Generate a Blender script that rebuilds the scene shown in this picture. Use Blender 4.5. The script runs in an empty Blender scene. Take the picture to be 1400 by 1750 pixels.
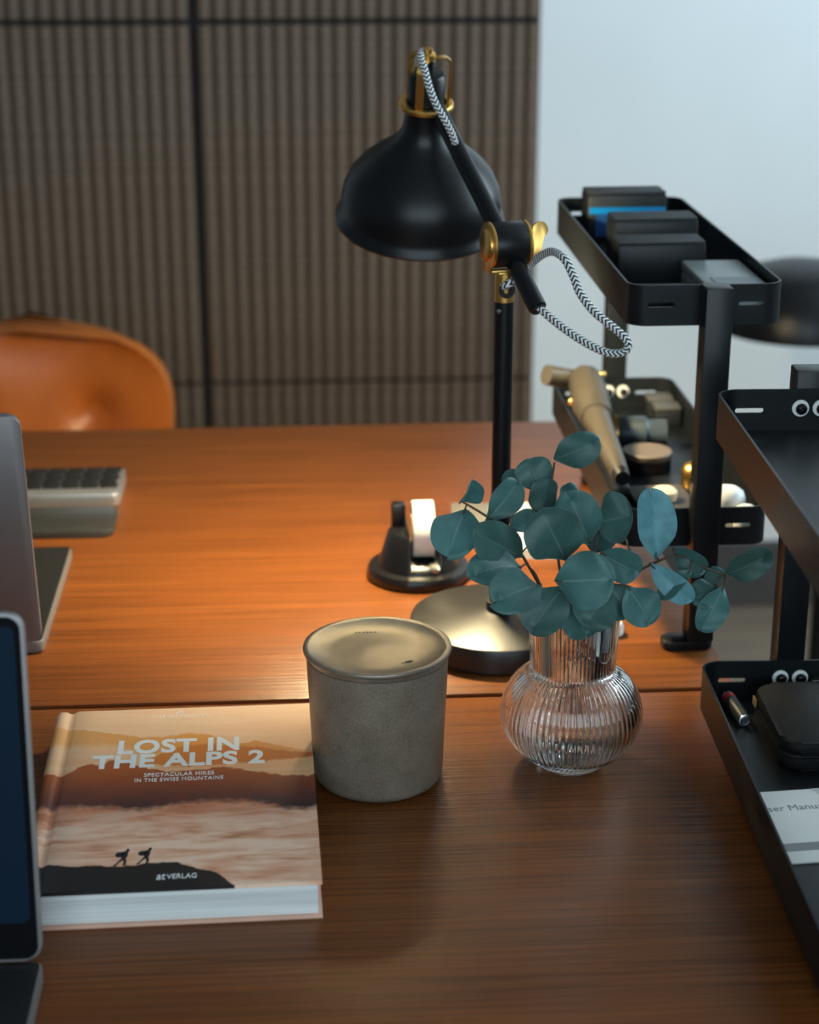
import bpy, bmesh, math, random
from mathutils import Vector, Matrix
random.seed(7)
R = math.radians
T = 0.74                                  # height of the desk top above the floor
sc = bpy.context.scene
COL = sc.collection

# ------------------------------------------------------------------ camera
cam_d = bpy.data.cameras.new('camera')
cam_d.sensor_fit = 'HORIZONTAL'; cam_d.sensor_width = 24.0
cam_d.lens = 3100 / 1400 * 24.0
cam_d.dof.use_dof = True
cam_d.dof.focus_distance = 1.27
cam_d.dof.aperture_fstop = 5.0
cam_d.clip_start = 0.05
cam = bpy.data.objects.new('camera', cam_d); COL.objects.link(cam)
cam.location = (0, 0, T + 0.606)
cam.rotation_euler = (R(90 - 19.5), 0, R(-3.8))
sc.camera = cam

# ------------------------------------------------------------------ light
wd = bpy.data.worlds.new('world'); sc.world = wd; wd.use_nodes = True
wd.node_tree.nodes['Background'].inputs[0].default_value = (0.55, 0.75, 1.0, 1)
wd.node_tree.nodes['Background'].inputs[1].default_value = 0.05
def area(name, loc, rot, sx, sy, power, col):
    l = bpy.data.lights.new(name, 'AREA'); l.shape = 'RECTANGLE'; l.size = sx; l.size_y = sy
    l.energy = power; l.color = col
    o = bpy.data.objects.new(name, l); COL.objects.link(o); o.location = loc; o.rotation_euler = rot
    return o
area('window_daylight_right', (1.86, 1.85, 1.75), (0, R(90), 0), 1.2, 1.5, 44, (0.71, 0.90, 1.0))
area('window_daylight_front', (0.10, -1.56, 1.60), (R(90), 0, 0), 2.6, 1.3, 48, (0.70, 0.89, 1.0))
sc.view_settings.view_transform = 'Standard'
sc.view_settings.look = 'None'
sc.view_settings.exposure = 0.0
sc.view_settings.gamma = 1.0
sc.view_settings.use_curve_mapping = False

# ------------------------------------------------------------------ helpers
def link(o): COL.objects.link(o); return o
def tag(o, label=None, cat=None, group=None, kind=None):
    if label: o['label'] = label
    if cat: o['category'] = cat
    if group: o['group'] = group
    if kind: o['kind'] = kind
    return o
def thing(name, label, cat, loc=(0, 0, 0), rot=(0, 0, 0), group=None):
    o = bpy.data.objects.new(name, None); link(o)
    o.empty_display_size = 0.02
    o.location = (loc[0], loc[1], loc[2] + T); o.rotation_euler = rot
    return tag(o, label, cat, group)
def mesh_of(name, bm, mat, smooth=True, angle=40):
    bmesh.ops.remove_doubles(bm, verts=bm.verts, dist=1e-7)
    bmesh.ops.recalc_face_normals(bm, faces=bm.faces)
    if smooth:
        for f in bm.faces: f.smooth = True
        a = R(angle)
        for e in bm.edges:
            if len(e.link_faces) == 2 and e.calc_face_angle(0) > a: e.smooth = False
    me = bpy.data.meshes.new(name); bm.to_mesh(me); bm.free()
    if mat: me.materials.append(mat)
    return me
def part(name, bm, mat, parent=None, loc=(0, 0, 0), rot=(0, 0, 0), smooth=True, angle=40, label=None):
    me = bm if isinstance(bm, bpy.types.Mesh) else mesh_of(name, bm, mat, smooth, angle)
    o = bpy.data.objects.new(name, me); link(o)
    o.location = loc; o.rotation_euler = rot
    if parent: o.parent = parent
    if label: o['label'] = label
    return o
def single(name, bm, mat, label, cat, loc=(0, 0, 0), rot=(0, 0, 0), group=None, smooth=True, angle=40):
    o = part(name, bm, mat, None, (loc[0], loc[1], loc[2] + T), rot, smooth, angle)
    return tag(o, label, cat, group)
def struct(name, bm, mat, smooth=False):
    o = part(name, bm, mat, None, smooth=smooth); o['kind'] = 'structure'; return o
def NB(): return bmesh.new()
def xf(bm, vs, M):
    bmesh.ops.transform(bm, matrix=M, verts=vs)
def box(bm, x0, x1, y0, y1, z0, z1, bev=0, seg=2):
    r = bmesh.ops.create_cube(bm, size=1)
    vs = r['verts']
    for v in vs:
        v.co = Vector((x0 + (v.co.x + .5) * (x1 - x0), y0 + (v.co.y + .5) * (y1 - y0), z0 + (v.co.z + .5) * (z1 - z0)))
    if bev:
        es = list({e for v in vs for e in v.link_edges})
        bmesh.ops.bevel(bm, geom=es, offset=bev, segments=seg, profile=.5, affect='EDGES')
    return bm
def lathe(bm, prof, seg=48, M=None, closed=False):
    rings = []; new = []
    for r, z in prof:
        if r < 1e-6:
            v = bm.verts.new((0, 0, z)); rings.append([v]); new.append(v)
        else:
            ring = [bm.verts.new((r * math.cos(2 * math.pi * i / seg), r * math.sin(2 * math.pi * i / seg), z)) for i in range(seg)]
            rings.append(ring); new += ring
    pairs = list(zip(rings[:-1], rings[1:]))
    if closed: pairs.append((rings[-1], rings[0]))
    for a, b in pairs:
        if len(a) == 1 and len(b) == 1: continue
        for i in range(seg):
            j = (i + 1) % seg
            if len(a) == 1: bm.faces.new((a[0], b[i], b[j]))
            elif len(b) == 1: bm.faces.new((a[i], a[j], b[0]))
            else: bm.faces.new((a[i], a[j], b[j], b[i]))
    if M is not None: xf(bm, new, M)
    return bm
def smooth_path(pts, n=6):
    P = [Vector(p) for p in pts]; out = []
    Q = [P[0] * 2 - P[1]] + P + [P[-1] * 2 - P[-2]]
    for i in range(1, len(Q) - 2):
        p0, p1, p2, p3 = Q[i - 1:i + 3]
        for k in range(n):
            t = k / n
            out.append(.5 * ((2 * p1) + (p2 - p0) * t + (2 * p0 - 5 * p1 + 4 * p2 - p3) * t * t + (3 * p1 - p0 - 3 * p2 + p3) * t ** 3))
    out.append(P[-1]); return out
def tube(bm, pts, rad, seg=12, cap=True, uv=False):
    P = [Vector(p) for p in pts]; n = len(P)
    if not isinstance(rad, (list, tuple)): rad = [rad] * n
    t0 = (P[1] - P[0]).normalized()
    N = t0.orthogonal().normalized(); rings = []; L = [0]
    for i in range(n):
        t = (P[min(i + 1, n - 1)] - P[max(i - 1, 0)]).normalized()
        N = (N - t * N.dot(t)).normalized(); B = t.cross(N)
        rings.append([bm.verts.new(P[i] + (N * math.cos(2 * math.pi * k / seg) + B * math.sin(2 * math.pi * k / seg)) * rad[i]) for k in range(seg)])
        if i: L.append(L[-1] + (P[i] - P[i - 1]).length)
    lay = bm.loops.layers.uv.verify() if uv else None
    for i in range(n - 1):
        for k in range(seg):
            j = (k + 1) % seg
            f = bm.faces.new((rings[i][k], rings[i][j], rings[i + 1][j], rings[i + 1][k]))
            if uv:
                for lp, (u, v) in zip(f.loops, ((k, i), (k + 1, i), (k + 1, i + 1), (k, i + 1))):
                    lp[lay].uv = (u / seg, L[v])
    if cap:
        bm.faces.new(rings[0][::-1]); bm.faces.new(rings[-1])
    return bm
def prism(bm, poly, z0, z1, bev=0):
    a = [bm.verts.new((x, y, z0)) for x, y in poly]; b = [bm.verts.new((x, y, z1)) for x, y in poly]
    n = len(poly)
    f0 = bm.faces.new(a[::-1]); f1 = bm.faces.new(b)
    for i in range(n):
        bm.faces.new((a[i], a[(i + 1) % n], b[(i + 1) % n], b[i]))
    if bev:
        bmesh.ops.bevel(bm, geom=list(f1.edges) + list(f0.edges), offset=bev, segments=2, profile=.5, affect='EDGES')
    return bm
def rrect(x0, x1, y0, y1, r, n=6):
    out = []
    for cx, cy, a0 in ((x1 - r, y1 - r, 0), (x0 + r, y1 - r, 90), (x0 + r, y0 + r, 180), (x1 - r, y0 + r, 270)):
        for k in range(n + 1):
            a = R(a0 + 90 * k / n); out.append((cx + r * math.cos(a), cy + r * math.sin(a)))
    return out
def boolean(me, cutters):
    """subtract the meshes in cutters from me and give back a plain mesh"""
    o = link(bpy.data.objects.new('tmp', me)); tmp = []
    for c in cutters:
        oc = link(bpy.data.objects.new('tmp_cut', c)); tmp.append(oc)
        m = o.modifiers.new('cut', 'BOOLEAN'); m.operation = 'DIFFERENCE'; m.solver = 'EXACT'; m.object = oc
    dg = bpy.context.evaluated_depsgraph_get(); dg.update()
    new = bpy.data.meshes.new_from_object(o.evaluated_get(dg))
    for t in tmp + [o]: bpy.data.objects.remove(t)
    return new
def text_bm(s, x0, x1, y0, y1, z, thick=0.00012, bold=0.0, shear=0.0, space=1.0):
    cu = bpy.data.curves.new('txt', 'FONT'); cu.body = s; cu.offset = bold; cu.shear = shear; cu.space_character = space
    cu.extrude = 0.01; cu.resolution_u = 4
    o = link(bpy.data.objects.new('txt', cu))
    dg = bpy.context.evaluated_depsgraph_get(); dg.update()
    me = bpy.data.meshes.new_from_object(o.evaluated_get(dg))
    bpy.data.objects.remove(o)
    bm = NB(); bm.from_mesh(me)
    xs = [v.co.x for v in bm.verts]; ys = [v.co.y for v in bm.verts]
    for v in bm.verts:
        v.co = Vector((x0 + (v.co.x - min(xs)) / (max(xs) - min(xs)) * (x1 - x0), y0 + (v.co.y - min(ys)) / (max(ys) - min(ys)) * (y1 - y0),
                       z + (thick if v.co.z > 0 else -thick)))
    return bm

# ------------------------------------------------------------------ materials
def nodes(m): return m.node_tree.nodes, m.node_tree.links
def mat(name, col, rough=.5, metal=0, var=.08, vscale=40, bump=0, bscale=400, **kw):
    m = bpy.data.materials.new(name); m.use_nodes = True
    N, L = nodes(m); b = N['Principled BSDF']
    b.inputs['Roughness'].default_value = rough; b.inputs['Metallic'].default_value = metal
    for k, v in kw.items(): b.inputs[k.replace('_', ' ')].default_value = v
    tc = N.new('ShaderNodeTexCoord')
    nz = N.new('ShaderNodeTexNoise'); nz.inputs['Scale'].default_value = vscale; nz.inputs['Detail'].default_value = 4
    L.new(tc.outputs['Object'], nz.inputs['Vector'])
    rp = N.new('ShaderNodeValToRGB')
    rp.color_ramp.elements[0].position = .3; rp.color_ramp.elements[1].position = .7
    rp.color_ramp.elements[0].color = tuple(c * (1 - var) for c in col[:3]) + (1,)
    rp.color_ramp.elements[1].color = tuple(min(1, c * (1 + var)) for c in col[:3]) + (1,)
    L.new(nz.outputs['Fac'], rp.inputs['Fac']); L.new(rp.outputs['Color'], b.inputs['Base Color'])
    if bump:
        n2 = N.new('ShaderNodeTexNoise'); n2.inputs['Scale'].default_value = bscale; n2.inputs['Detail'].default_value = 3
        L.new(tc.outputs['Object'], n2.inputs['Vector'])
        bp = N.new('ShaderNodeBump'); bp.inputs['Strength'].default_value = bump; bp.inputs['Distance'].default_value = .001
        L.new(n2.outputs['Fac'], bp.inputs['Height']); L.new(bp.outputs['Normal'], b.inputs['Normal'])
    return m
def math_n(N, L, op, a, b=None, c=None):
    n = N.new('ShaderNodeMath'); n.operation = op
    for i, v in enumerate((a, b, c)):
        if v is None: continue
        if isinstance(v, (int, float)): n.inputs[i].default_value = v
        else: L.new(v, n.inputs[i])
    return n.outputs[0]
def mixc(N, L, fac, a, b):
    n = N.new('ShaderNodeMix'); n.data_type = 'RGBA'
    if isinstance(fac, (int, float)): n.inputs[0].default_value = fac
    else: L.new(fac, n.inputs[0])
    for i, v in ((6, a), (7, b)):
        if isinstance(v, tuple): n.inputs[i].default_value = v + (1,) if len(v) == 3 else v
        else: L.new(v, n.inputs[i])
    return n.outputs[2]
def wood(name, dark, mid, light, stretch=(1.6, 26, 26), rough=.42, fine=260, coat=.0, spec=.4, wave=.2):
    m = bpy.data.materials.new(name); m.use_nodes = True
    N, L = nodes(m); b = N['Principled BSDF']
    tc = N.new('ShaderNodeTexCoord'); mp = N.new('ShaderNodeMapping'); mp.inputs['Scale'].default_value = stretch
    L.new(tc.outputs['Object'], mp.inputs['Vector'])
    n1 = N.new('ShaderNodeTexNoise'); n1.inputs['Scale'].default_value = 1.3; n1.inputs['Detail'].default_value = 5; n1.inputs['Distortion'].default_value = 1.6
    L.new(mp.outputs[0], n1.inputs['Vector'])
    wv = N.new('ShaderNodeTexWave'); wv.bands_direction = 'Y'; wv.inputs['Scale'].default_value = .55
    wv.inputs['Distortion'].default_value = 7; wv.inputs['Detail'].default_value = 3; wv.inputs['Detail Scale'].default_value = .8
    L.new(mp.outputs[0], wv.inputs['Vector'])
    mx = math_n(N, L, 'ADD', math_n(N, L, 'MULTIPLY', n1.outputs['Fac'], 1 - wave), math_n(N, L, 'MULTIPLY', wv.outputs['Fac'], wave))
    rp = N.new('ShaderNodeValToRGB'); cr = rp.color_ramp
    cr.elements[0].position = .25; cr.elements[0].color = dark + (1,)
    cr.elements[1].position = .75; cr.elements[1].color = light + (1,)
    e = cr.elements.new(.5); e.color = mid + (1,)
    L.new(mx, rp.inputs['Fac'])
    mp2 = N.new('ShaderNodeMapping'); mp2.inputs['Scale'].default_value = (6, fine, fine)
    L.new(tc.outputs['Object'], mp2.inputs['Vector'])
    n2 = N.new('ShaderNodeTexNoise'); n2.inputs['Scale'].default_value = 1.0; n2.inputs['Detail'].default_value = 3
    L.new(mp2.outputs[0], n2.inputs['Vector'])
    pore = N.new('ShaderNodeMapRange'); pore.inputs[1].default_value = .38; pore.inputs[2].default_value = .56
    L.new(n2.outputs['Fac'], pore.inputs[0])
    col = mixc(N, L, math_n(N, L, 'MULTIPLY', math_n(N, L, 'SUBTRACT', 1.0, pore.outputs[0]), .62), rp.outputs[0], tuple(c * .45 for c in dark))
    L.new(col, b.inputs['Base Color'])
    b.inputs['Roughness'].default_value = rough
    b.inputs['Specular IOR Level'].default_value = spec; b.inputs['Coat Weight'].default_value = coat; b.inputs['Coat Roughness'].default_value = .3
    bp = N.new('ShaderNodeBump'); bp.inputs['Strength'].default_value = .25; bp.inputs['Distance'].default_value = .0006
    L.new(pore.outputs[0], bp.inputs['Height']); L.new(bp.outputs['Normal'], b.inputs['Normal'])
    return m

M_DESK = wood('walnut_desk', (.145, .0420, .0080), (.175, .0515, .0098), (.205, .0625, .0118), stretch=(1.1, 17, 17), rough=.35, fine=300, spec=.30)
M_SLAT = wood('slat_wood', (.150, .095, .062), (.178, .116, .078), (.205, .138, .096), stretch=(26, 26, 1.6), rough=.55, fine=180)
M_BACK = mat('panel_backing', (.075, .053, .040), .8)
M_GROOVE = mat('dark_joint', (.012, .010, .011), .9)
M_WALL = mat('white_plaster', (.88, .89, .89), .85, var=.015, vscale=6, bump=.05, bscale=300)
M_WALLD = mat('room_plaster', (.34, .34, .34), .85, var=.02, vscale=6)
M_FLOOR = wood('pale_floor', (.20, .15, .11), (.27, .21, .16), (.33, .26, .2), rough=.5)
M_CEIL = mat('ceiling_paint', (.45, .45, .45), .9, var=.01)
M_BLACK = mat('satin_black_paint', (.0040, .0044, .0058), .36, var=.1, bump=.02, bscale=900, Specular_IOR_Level=.32)
M_TRAY = mat('black_powder_coat', (.0050, .0066, .0085), .36, var=.08, bump=.04, bscale=1600, Specular_IOR_Level=.3)
M_BRASS = mat('brushed_brass', (.72, .42, .12), .32, 1.0, var=.06)
M_STEEL = mat('bright_steel', (.62, .64, .66), .28, 1.0, var=.03)
M_WHITEP = mat('white_plastic', (.82, .82, .80), .4, var=.02)
M_RUBBER = mat('black_rubber', (.01, .01, .01), .75)
M_FRAMEW = mat('window_frame_paint', (.55, .56, .57), .5)

# ------------------------------------------------------------------ room shell
X0, X1, Y0, Y1, ZC = -2.6, 1.9, -1.6, 3.22, 2.6
b = NB(); box(b, X0 - .1, X1 + .1, Y0 - .1, Y1 + .1, -.06, 0); struct('floor', b, M_FLOOR)
b = NB(); box(b, X0 - .1, X1 + .1, Y0 - .1, Y1 + .1, ZC, ZC + .08); struct('ceiling', b, M_CEIL)
b = NB(); box(b, X0 - .1, X0, Y0, Y1, 0, ZC); struct('wall_left', b, M_WALLD)
def wall_with_hole(name, axis, c0, c1, a0, a1, h0, h1, z0, z1, m):
    b = NB()
    for p0, p1, q0, q1 in ((a0, h0, 0, ZC), (h1, a1, 0, ZC), (h0, h1, 0, z0), (h0, h1, z1, ZC)):
        if axis == 'x': box(b, c0, c1, p0, p1, q0, q1)
        else: box(b, p0, p1, c0, c1, q0, q1)
    return struct(name, b, m)
wall_with_hole('wall_right', 'x', X1, X1 + .1, Y0, Y1, 1.1, 2.6, 1.15, 2.35, M_WALLD)
wall_with_hole('wall_front', 'y', Y0 - .1, Y0, X0, X1, -1.2, 1.4, .95, 2.25, M_WALLD)
def window(name, axis, c, h0, h1, z0, z1):
    b = NB(); w = .05
    def bar(p0, p1, q0, q1):
        if axis == 'x': box(b, c, c + .04, p0, p1, q0, q1)
        else: box(b, p0, p1, c, c + .04, q0, q1)
    bar(h0, h0 + w, z0, z1); bar(h1 - w, h1, z0, z1); bar(h0, h1, z0, z0 + w); bar(h0, h1, z1 - w, z1)
    mid = (h0 + h1) / 2; bar(mid - w / 2, mid + w / 2, z0, z1)
    return struct(name, b, M_FRAMEW)
window('window_1', 'x', X1 + .03, 1.1, 2.6, 1.15, 2.35)
window('window_2', 'y', Y0 - .07, -1.2, 1.4, .95, 2.25)
b = NB(); box(b, X0, X1, Y1, Y1 + .1, 0, ZC)
wall_back = struct('wall_back', b, M_WALL)
b = NB(); box(b, .445, X1, Y1 - .015, Y1, 0, .13, .003); struct('baseboard_back', b, mat('dark_grey_skirting', (.07, .065, .068), .6))
# fluted wood cladding on the back wall: each slat is its own piece
PITCH = .0257
b = NB(); box(b, -.945, .440, -.004, 0, 0, ZC - .01); part('backing_board', b, M_GROOVE, wall_back, (0, Y1, 0), smooth=False)
for px0, px1 in ((-.164 - 30 * PITCH, -.164), (-.151, -.151 + 23 * PITCH)):
    for z0, z1 in ((.0, T - .279), (T - .272, T + .356), (T + .367, ZC - .02)):
        b = NB(); box(b, px0, px1, -.010, 0, z0, z1)
        pan = part('panel', b, M_BACK, wall_back, (0, Y1, 0), smooth=False)
        n = round((px1 - px0) / PITCH); h = z1 - z0
        b = NB()
        prism(b, [(-.0105, 0), (-.0085, -.0045), (-.0055, -.0062), (.0055, -.0062), (.0085, -.0045), (.0105, 0)], 0, h)
        me = mesh_of('slat', b, M_SLAT)
        for k in range(n):
            part('slat', me, None, pan, (px0 + (k + .5) * PITCH, -.010, z0))

# ------------------------------------------------------------------ the two desks
def desk(label, x0, x1, y0, y1):
    t = thing('desk', label, 'desk', ((x0 + x1) / 2, (y0 + y1) / 2, -T))
    w, d = (x1 - x0) / 2, (y1 - y0) / 2
    b = NB(); box(b, -w, w, -d, d, T - .028, T, .0022); part('desk_top', b, M_DESK, t)
    b = NB(); box(b, -w + .06, w - .06, -d + .09, d - .09, T - .075, T - .0285, .003); part('frame', b, M_BLACK, t)
    for sx in (-1, 1):
        for sy in (-1, 1):
            b = NB(); box(b, sx * (w - .09) - .025, sx * (w - .09) + .025, sy * (d - .11) - .025, sy * (d - .11) + .025, 0, T - .0755, .004)
            part('leg', b, M_BLACK, t)
desk('brown walnut desk carrying the black work lamp and tape dispenser', -1.25, .3435, 1.2815, 2.015)
desk('brown walnut desk carrying the book, lidded pot and glass vase', -1.25, .66, .54, 1.2755)

# ------------------------------------------------------------------ work lamp
M_CORD = bpy.data.materials.new('braided_cord'); M_CORD.use_nodes = True
N, L = nodes(M_CORD); bs = N['Principled BSDF']; bs.inputs['Roughness'].default_value = .85
uvn = N.new('ShaderNodeTexCoord'); sp = N.new('ShaderNodeSeparateXYZ'); L.new(uvn.outputs['UV'], sp.inputs[0])
zig = math_n(N, L, 'ABSOLUTE', math_n(N, L, 'SUBTRACT', math_n(N, L, 'FRACT', math_n(N, L, 'MULTIPLY', sp.outputs[0], 3)), .5))
ph = math_n(N, L, 'FRACT', math_n(N, L, 'ADD', math_n(N, L, 'MULTIPLY', sp.outputs[1], 285), math_n(N, L, 'MULTIPLY', zig, 1.7)))
L.new(mixc(N, L, math_n(N, L, 'GREATER_THAN', ph, .48), (.015, .015, .016), (.78, .80, .80)), bs.inputs['Base Color'])
M_SHADEIN = mat('white_enamel', (.78, .76, .72), .5, var=.01)
M_BULB = bpy.data.materials.new('lit_bulb'); M_BULB.use_nodes = True
bs = M_BULB.node_tree.nodes['Principled BSDF']; bs.inputs['Base Color'].default_value = (1, .9, .75, 1)
bs.inputs['Emission Color'].default_value = (1.0, .82, .47, 1); bs.inputs['Emission Strength'].default_value = 1150

lamp = thing('work_lamp', 'black desk work lamp with brass fittings and braided cord', 'lamp', (.166, 1.3835, 0))
def LP(x, y, z): return (x - .166, y - 1.3835, z)
b = NB(); lathe(b, [(0, 0), (.071, 0), (.0737, .002), (.0737, .0185), (.0725, .0215), (.0705, .0225), (.02, .0262), (.0105, .0285), (.0105, .036), (0, .036)], 96)
part('base', b, mat('satin_black_base', (.012, .011, .010), .36, var=.05, Specular_IOR_Level=.65), lamp)
b = NB(); lathe(b, [(0, 0), (.0078, 0), (.0076, .262), (0, .262)], 32); part('post', b, M_BLACK, lamp, (0, 0, .026))
b = NB(); lathe(b, [(0, 0), (.0078, 0), (.0078, .0225), (0, .0225)], 32); part('collar', b, M_BRASS, lamp, (0, 0, .2882))
b = NB(); lathe(b, [(0, 0), (.0018, 0), (.0016, .0010), (0, .0014)], 16); part('rivet', b, M_STEEL, lamp, (-.0045, -.0058, .2815), (R(90), 0, R(-38)))
b = NB(); lathe(b, [(.0028, 0), (.0064, 0), (.0066, .0012), (.006, .0022), (.0034, .0026), (.0028, .002)], 32, closed=True)
part('grommet', b, M_RUBBER, lamp, (.0012, -.0068, .2985), (R(90), 0, R(10)))
AX = R(14)          # turn of the joint drum about the post
b = NB(); lathe(b, [(0, -.0130), (.0172, -.0130), (.0176, -.0122), (.0176, .0122), (.0172, .0130), (0, .0130)], 48)
J = LP(.1672, 1.3835, .3330)
part('joint_drum', b, M_BLACK, lamp, J, (0, R(90), AX))
for s, nm in ((-1, 'end_cap'), (1, 'end_cap')):
    b = NB(); lathe(b, [(0, 0), (.0172, 0), (.0180, .0008), (.0180, .0022), (.0172, .0030), (.0128, .0030), (.0126, .0042), (.0118, .0048), (0, .0048)], 48)
    c = part(nm, b, M_BRASS, lamp, (J[0] + s * .0131 * math.cos(AX), J[1] + s * .0131 * math.sin(AX), J[2]), (0, R(90) * s, AX))
b = NB()           # U bracket that carries the drum
box(b, -.0145, .0145, -.0075, .0075, -.0045, -.0025, .0004)
box(b, -.0166, -.0146, -.0075, .0075, -.0045, .0195, .0004); box(b, .0146, .0166, -.0075, .0075, -.0045, .0195, .0004)
box(b, -.0085, .0085, -.007, .007, -.0065, -.0046, .0004)
part('bracket', b, M_BRASS, lamp, (J[0], J[1], .3167), (0, 0, AX))
nut = NB()
lathe(nut, [(0, 0), (.0045, 0), (.004, .006), (0, .0062)], 24)
part('wing_stem', nut, M_STEEL, lamp, (J[0] + .0178 * math.cos(AX), J[1] + .0178 * math.sin(AX), J[2] + .001), (0, R(90), AX))
pts = []
for a in range(-140, 141, 20): pts.append((.0062 * math.cos(R(a)) + .0098, .0062 * math.sin(R(a))))
prof = pts + [(-x, -y) for x, y in pts]
ca_, sa_ = math.cos(R(76)), math.sin(R(76)); prof = [(x * ca_ - y * sa_, x * sa_ + y * ca_) for x, y in prof]
b = NB(); prism(b, prof, -.0011, .0011, .0003)
part('wing_nut', b, M_BRASS, lamp, (J[0] + .0245 * math.cos(AX), J[1] + .0245 * math.sin(AX) - .006, J[2] + .0015), (R(80), 0, R(4)))
A0, A1 = Vector(LP(.1876, 1.3455, .2905)), Vector(LP(.1199, 1.4900, .4262))
b = NB(); d = (A1 - A0)
tube(b, [A0, A0 + d * .004, A0 + d * .5, A1 - d * .004, A1], [.0062, .0072, .0070, .0068, .006], 24)
part('arm', b, M_BLACK, lamp)
b = NB(); lathe(b, [(.0040, 0), (.0058, 0), (.0058, .0006), (.0040, .0006)], 24, closed=True)
part('arm_end_ring', b, M_RUBBER, lamp, A0 - d * .004, (-d).to_track_quat('Z', 'Y').to_euler())
CORD_A = [(0.1639,1.3775,0.3004),(0.1673,1.3725,0.3038),(0.1721,1.3745,0.3065),(0.1781,1.3800,0.3103),(0.1853,1.3800,0.3171),(0.1918,1.3660,0.3272),(0.1984,1.3500,0.3334),(0.2048,1.3320,0.3312),(0.2111,1.3280,0.3191),(0.2164,1.3250,0.3063),(0.2265,1.3220,0.2934),(0.2397,1.3190,0.2827),(0.2490,1.3170,0.2749),(0.2526,1.3160,0.2683),(0.2490,1.3170,0.2627),(0.2384,1.3200,0.2616),(0.2236,1.3260,0.2672),(0.2066,1.3340,0.2773),(0.1939,1.3410,0.2868),(0.1871,1.3480,0.2934),(0.1833,1.3550,0.3010)]
CORD_B = [(0.1331,1.4550,0.4004),(0.1304,1.4520,0.4077),(0.1251,1.4500,0.4181),(0.1177,1.4520,0.4307),(0.1126,1.4580,0.4436),(0.1094,1.4660,0.4564),(0.1069,1.4760,0.4654),(0.1090,1.4860,0.4690),(0.1142,1.4920,0.4665),(0.1173,1.4960,0.4602)]
b = NB(); tube(b, smooth_path([LP(*p) for p in CORD_A], 8), .00315, 12, uv=True); part('cord_loop', b, M_CORD, lamp, label='black and white zigzag braided cord')
b = NB(); tube(b, smooth_path([LP(*p) for p in CORD_B], 8), .0030, 12, uv=True); part('cord_top', b, M_CORD, lamp, label='black and white zigzag braided cord')
# shade: lathe about its own axis, tipped so its mouth looks down and away
SR = (R(18.5), R(1.2), 0); SL = LP(.1105, 1.530, .3277)
out = [(.0715, -.0015), (.0722, .0004), (.0712, .0030), (.0690, .0055), (.0676, .0110), (.0674, .018), (.0655, .0290), (.0612, .0385), (.0535, .0485), (.0430, .0580), (.0325, .0660),
       (.0235, .0735), (.0190, .0810), (.0172, .0890), (.0166, .0990), (.0164, .1045)]
inn = [(r - .0012, z - (.0010 if i > 5 else 0)) for i, (r, z) in enumerate(out)]
b = NB(); lathe(b, out + [(.0150, .1050), (.0152, .1035)] + [(.0705, -.0008)][:0], 96); 
sh = part('shade', b, M_BLACK, lamp, SL, SR)
b = NB(); lathe(b, [(.0714, -.0014)] + inn[1:] + [(0, .1030)], 96); part('shade_lining', b, M_SHADEIN, sh)
b = NB(); lathe(b, [(.0160, .1010), (.0215, .1015), (.0228, .1030), (.0228, .1055), (.0215, .1068), (.0170, .1068), (.0165, .1050)], 64, closed=True)
part('neck_ring', b, M_BRASS, lamp, SL, SR)
b = NB(); lathe(b, [(0, .1040), (.0150, .1040), (.0150, .1290), (.0135, .1310), (.0050, .1320), (.0050, .1420), (0, .1425)], 40); part('lamp_socket', b, M_BLACK, lamp, SL, SR)
for a in (250, 10, 130):
    b = NB(); ca, sa = math.cos(R(a)), math.sin(R(a)); rad = Vector((ca, sa, 0)); tan = Vector((-sa, ca, 0))
    path = [(.0195, .1060), (.0195, .1360), (.0185, .1405), (.0150, .1435), (.0045, .1440)]
    prev = None
    for r_, z_ in path:
        q = [b.verts.new(rad * (r_ + o) + tan * t_ + Vector((0, 0, z_ + o * .6))) for o in (-.0008, .0008) for t_ in (-.0032, .0032)]
        if prev:
            for i, j in ((0, 1), (1, 3), (3, 2), (2, 0)): b.faces.new((prev[i], prev[j], q[j], q[i]))
        else: b.faces.new((q[0], q[1], q[3], q[2]))
        prev = q
    b.faces.new((prev[0], prev[1], prev[3], prev[2]))
    part('cage_bar', b, M_BRASS, lamp, SL, SR)
b = NB(); lathe(b, [(0, .1428), (.0062, .1428), (.0062, .1475), (.004, .149), (.004, .152), (0, .1525)], 32); part('cage_hub', b, M_BRASS, lamp, SL, SR)
b = NB(); lathe(b, [(0, .020), (.010, .022), (.018, .028), (.0215, .037), (.021, .045), (.0165, .056), (.013, .066), (.013, .072), (0, .072)], 40)
part('bulb', b, M_BULB, lamp, Vector(SL) + Vector((0, -.0004, .0014)), SR)

# ------------------------------------------------------------------ lidded pot
M_POT = bpy.data.materials.new('speckled_stoneware'); M_POT.use_nodes = True
N, L = nodes(M_POT); bs = N['Principled BSDF']; tc = N.new('ShaderNodeTexCoord')
n1 = N.new('ShaderNodeTexNoise'); n1.inputs['Scale'].default_value = 1100; n1.inputs['Detail'].default_value = 2; L.new(tc.outputs['Object'], n1.inputs['Vector'])
n2 = N.new('ShaderNodeTexNoise'); n2.inputs['Scale'].default_value = 60; n2.inputs['Detail'].default_value = 5; L.new(tc.outputs['Object'], n2.inputs['Vector'])
rp = N.new('ShaderNodeValToRGB'); cr = rp.color_ramp
cr.elements[0].position = .36; cr.elements[0].color = (.170, .136, .098, 1); cr.elements[1].position = .62; cr.elements[1].color = (.295, .243, .183, 1)
L.new(math_n(N, L, 'ADD', math_n(N, L, 'MULTIPLY', n1.outputs['Fac'], .65), math_n(N, L, 'MULTIPLY', n2.outputs['Fac'], .35)), rp.inputs[0])
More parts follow.
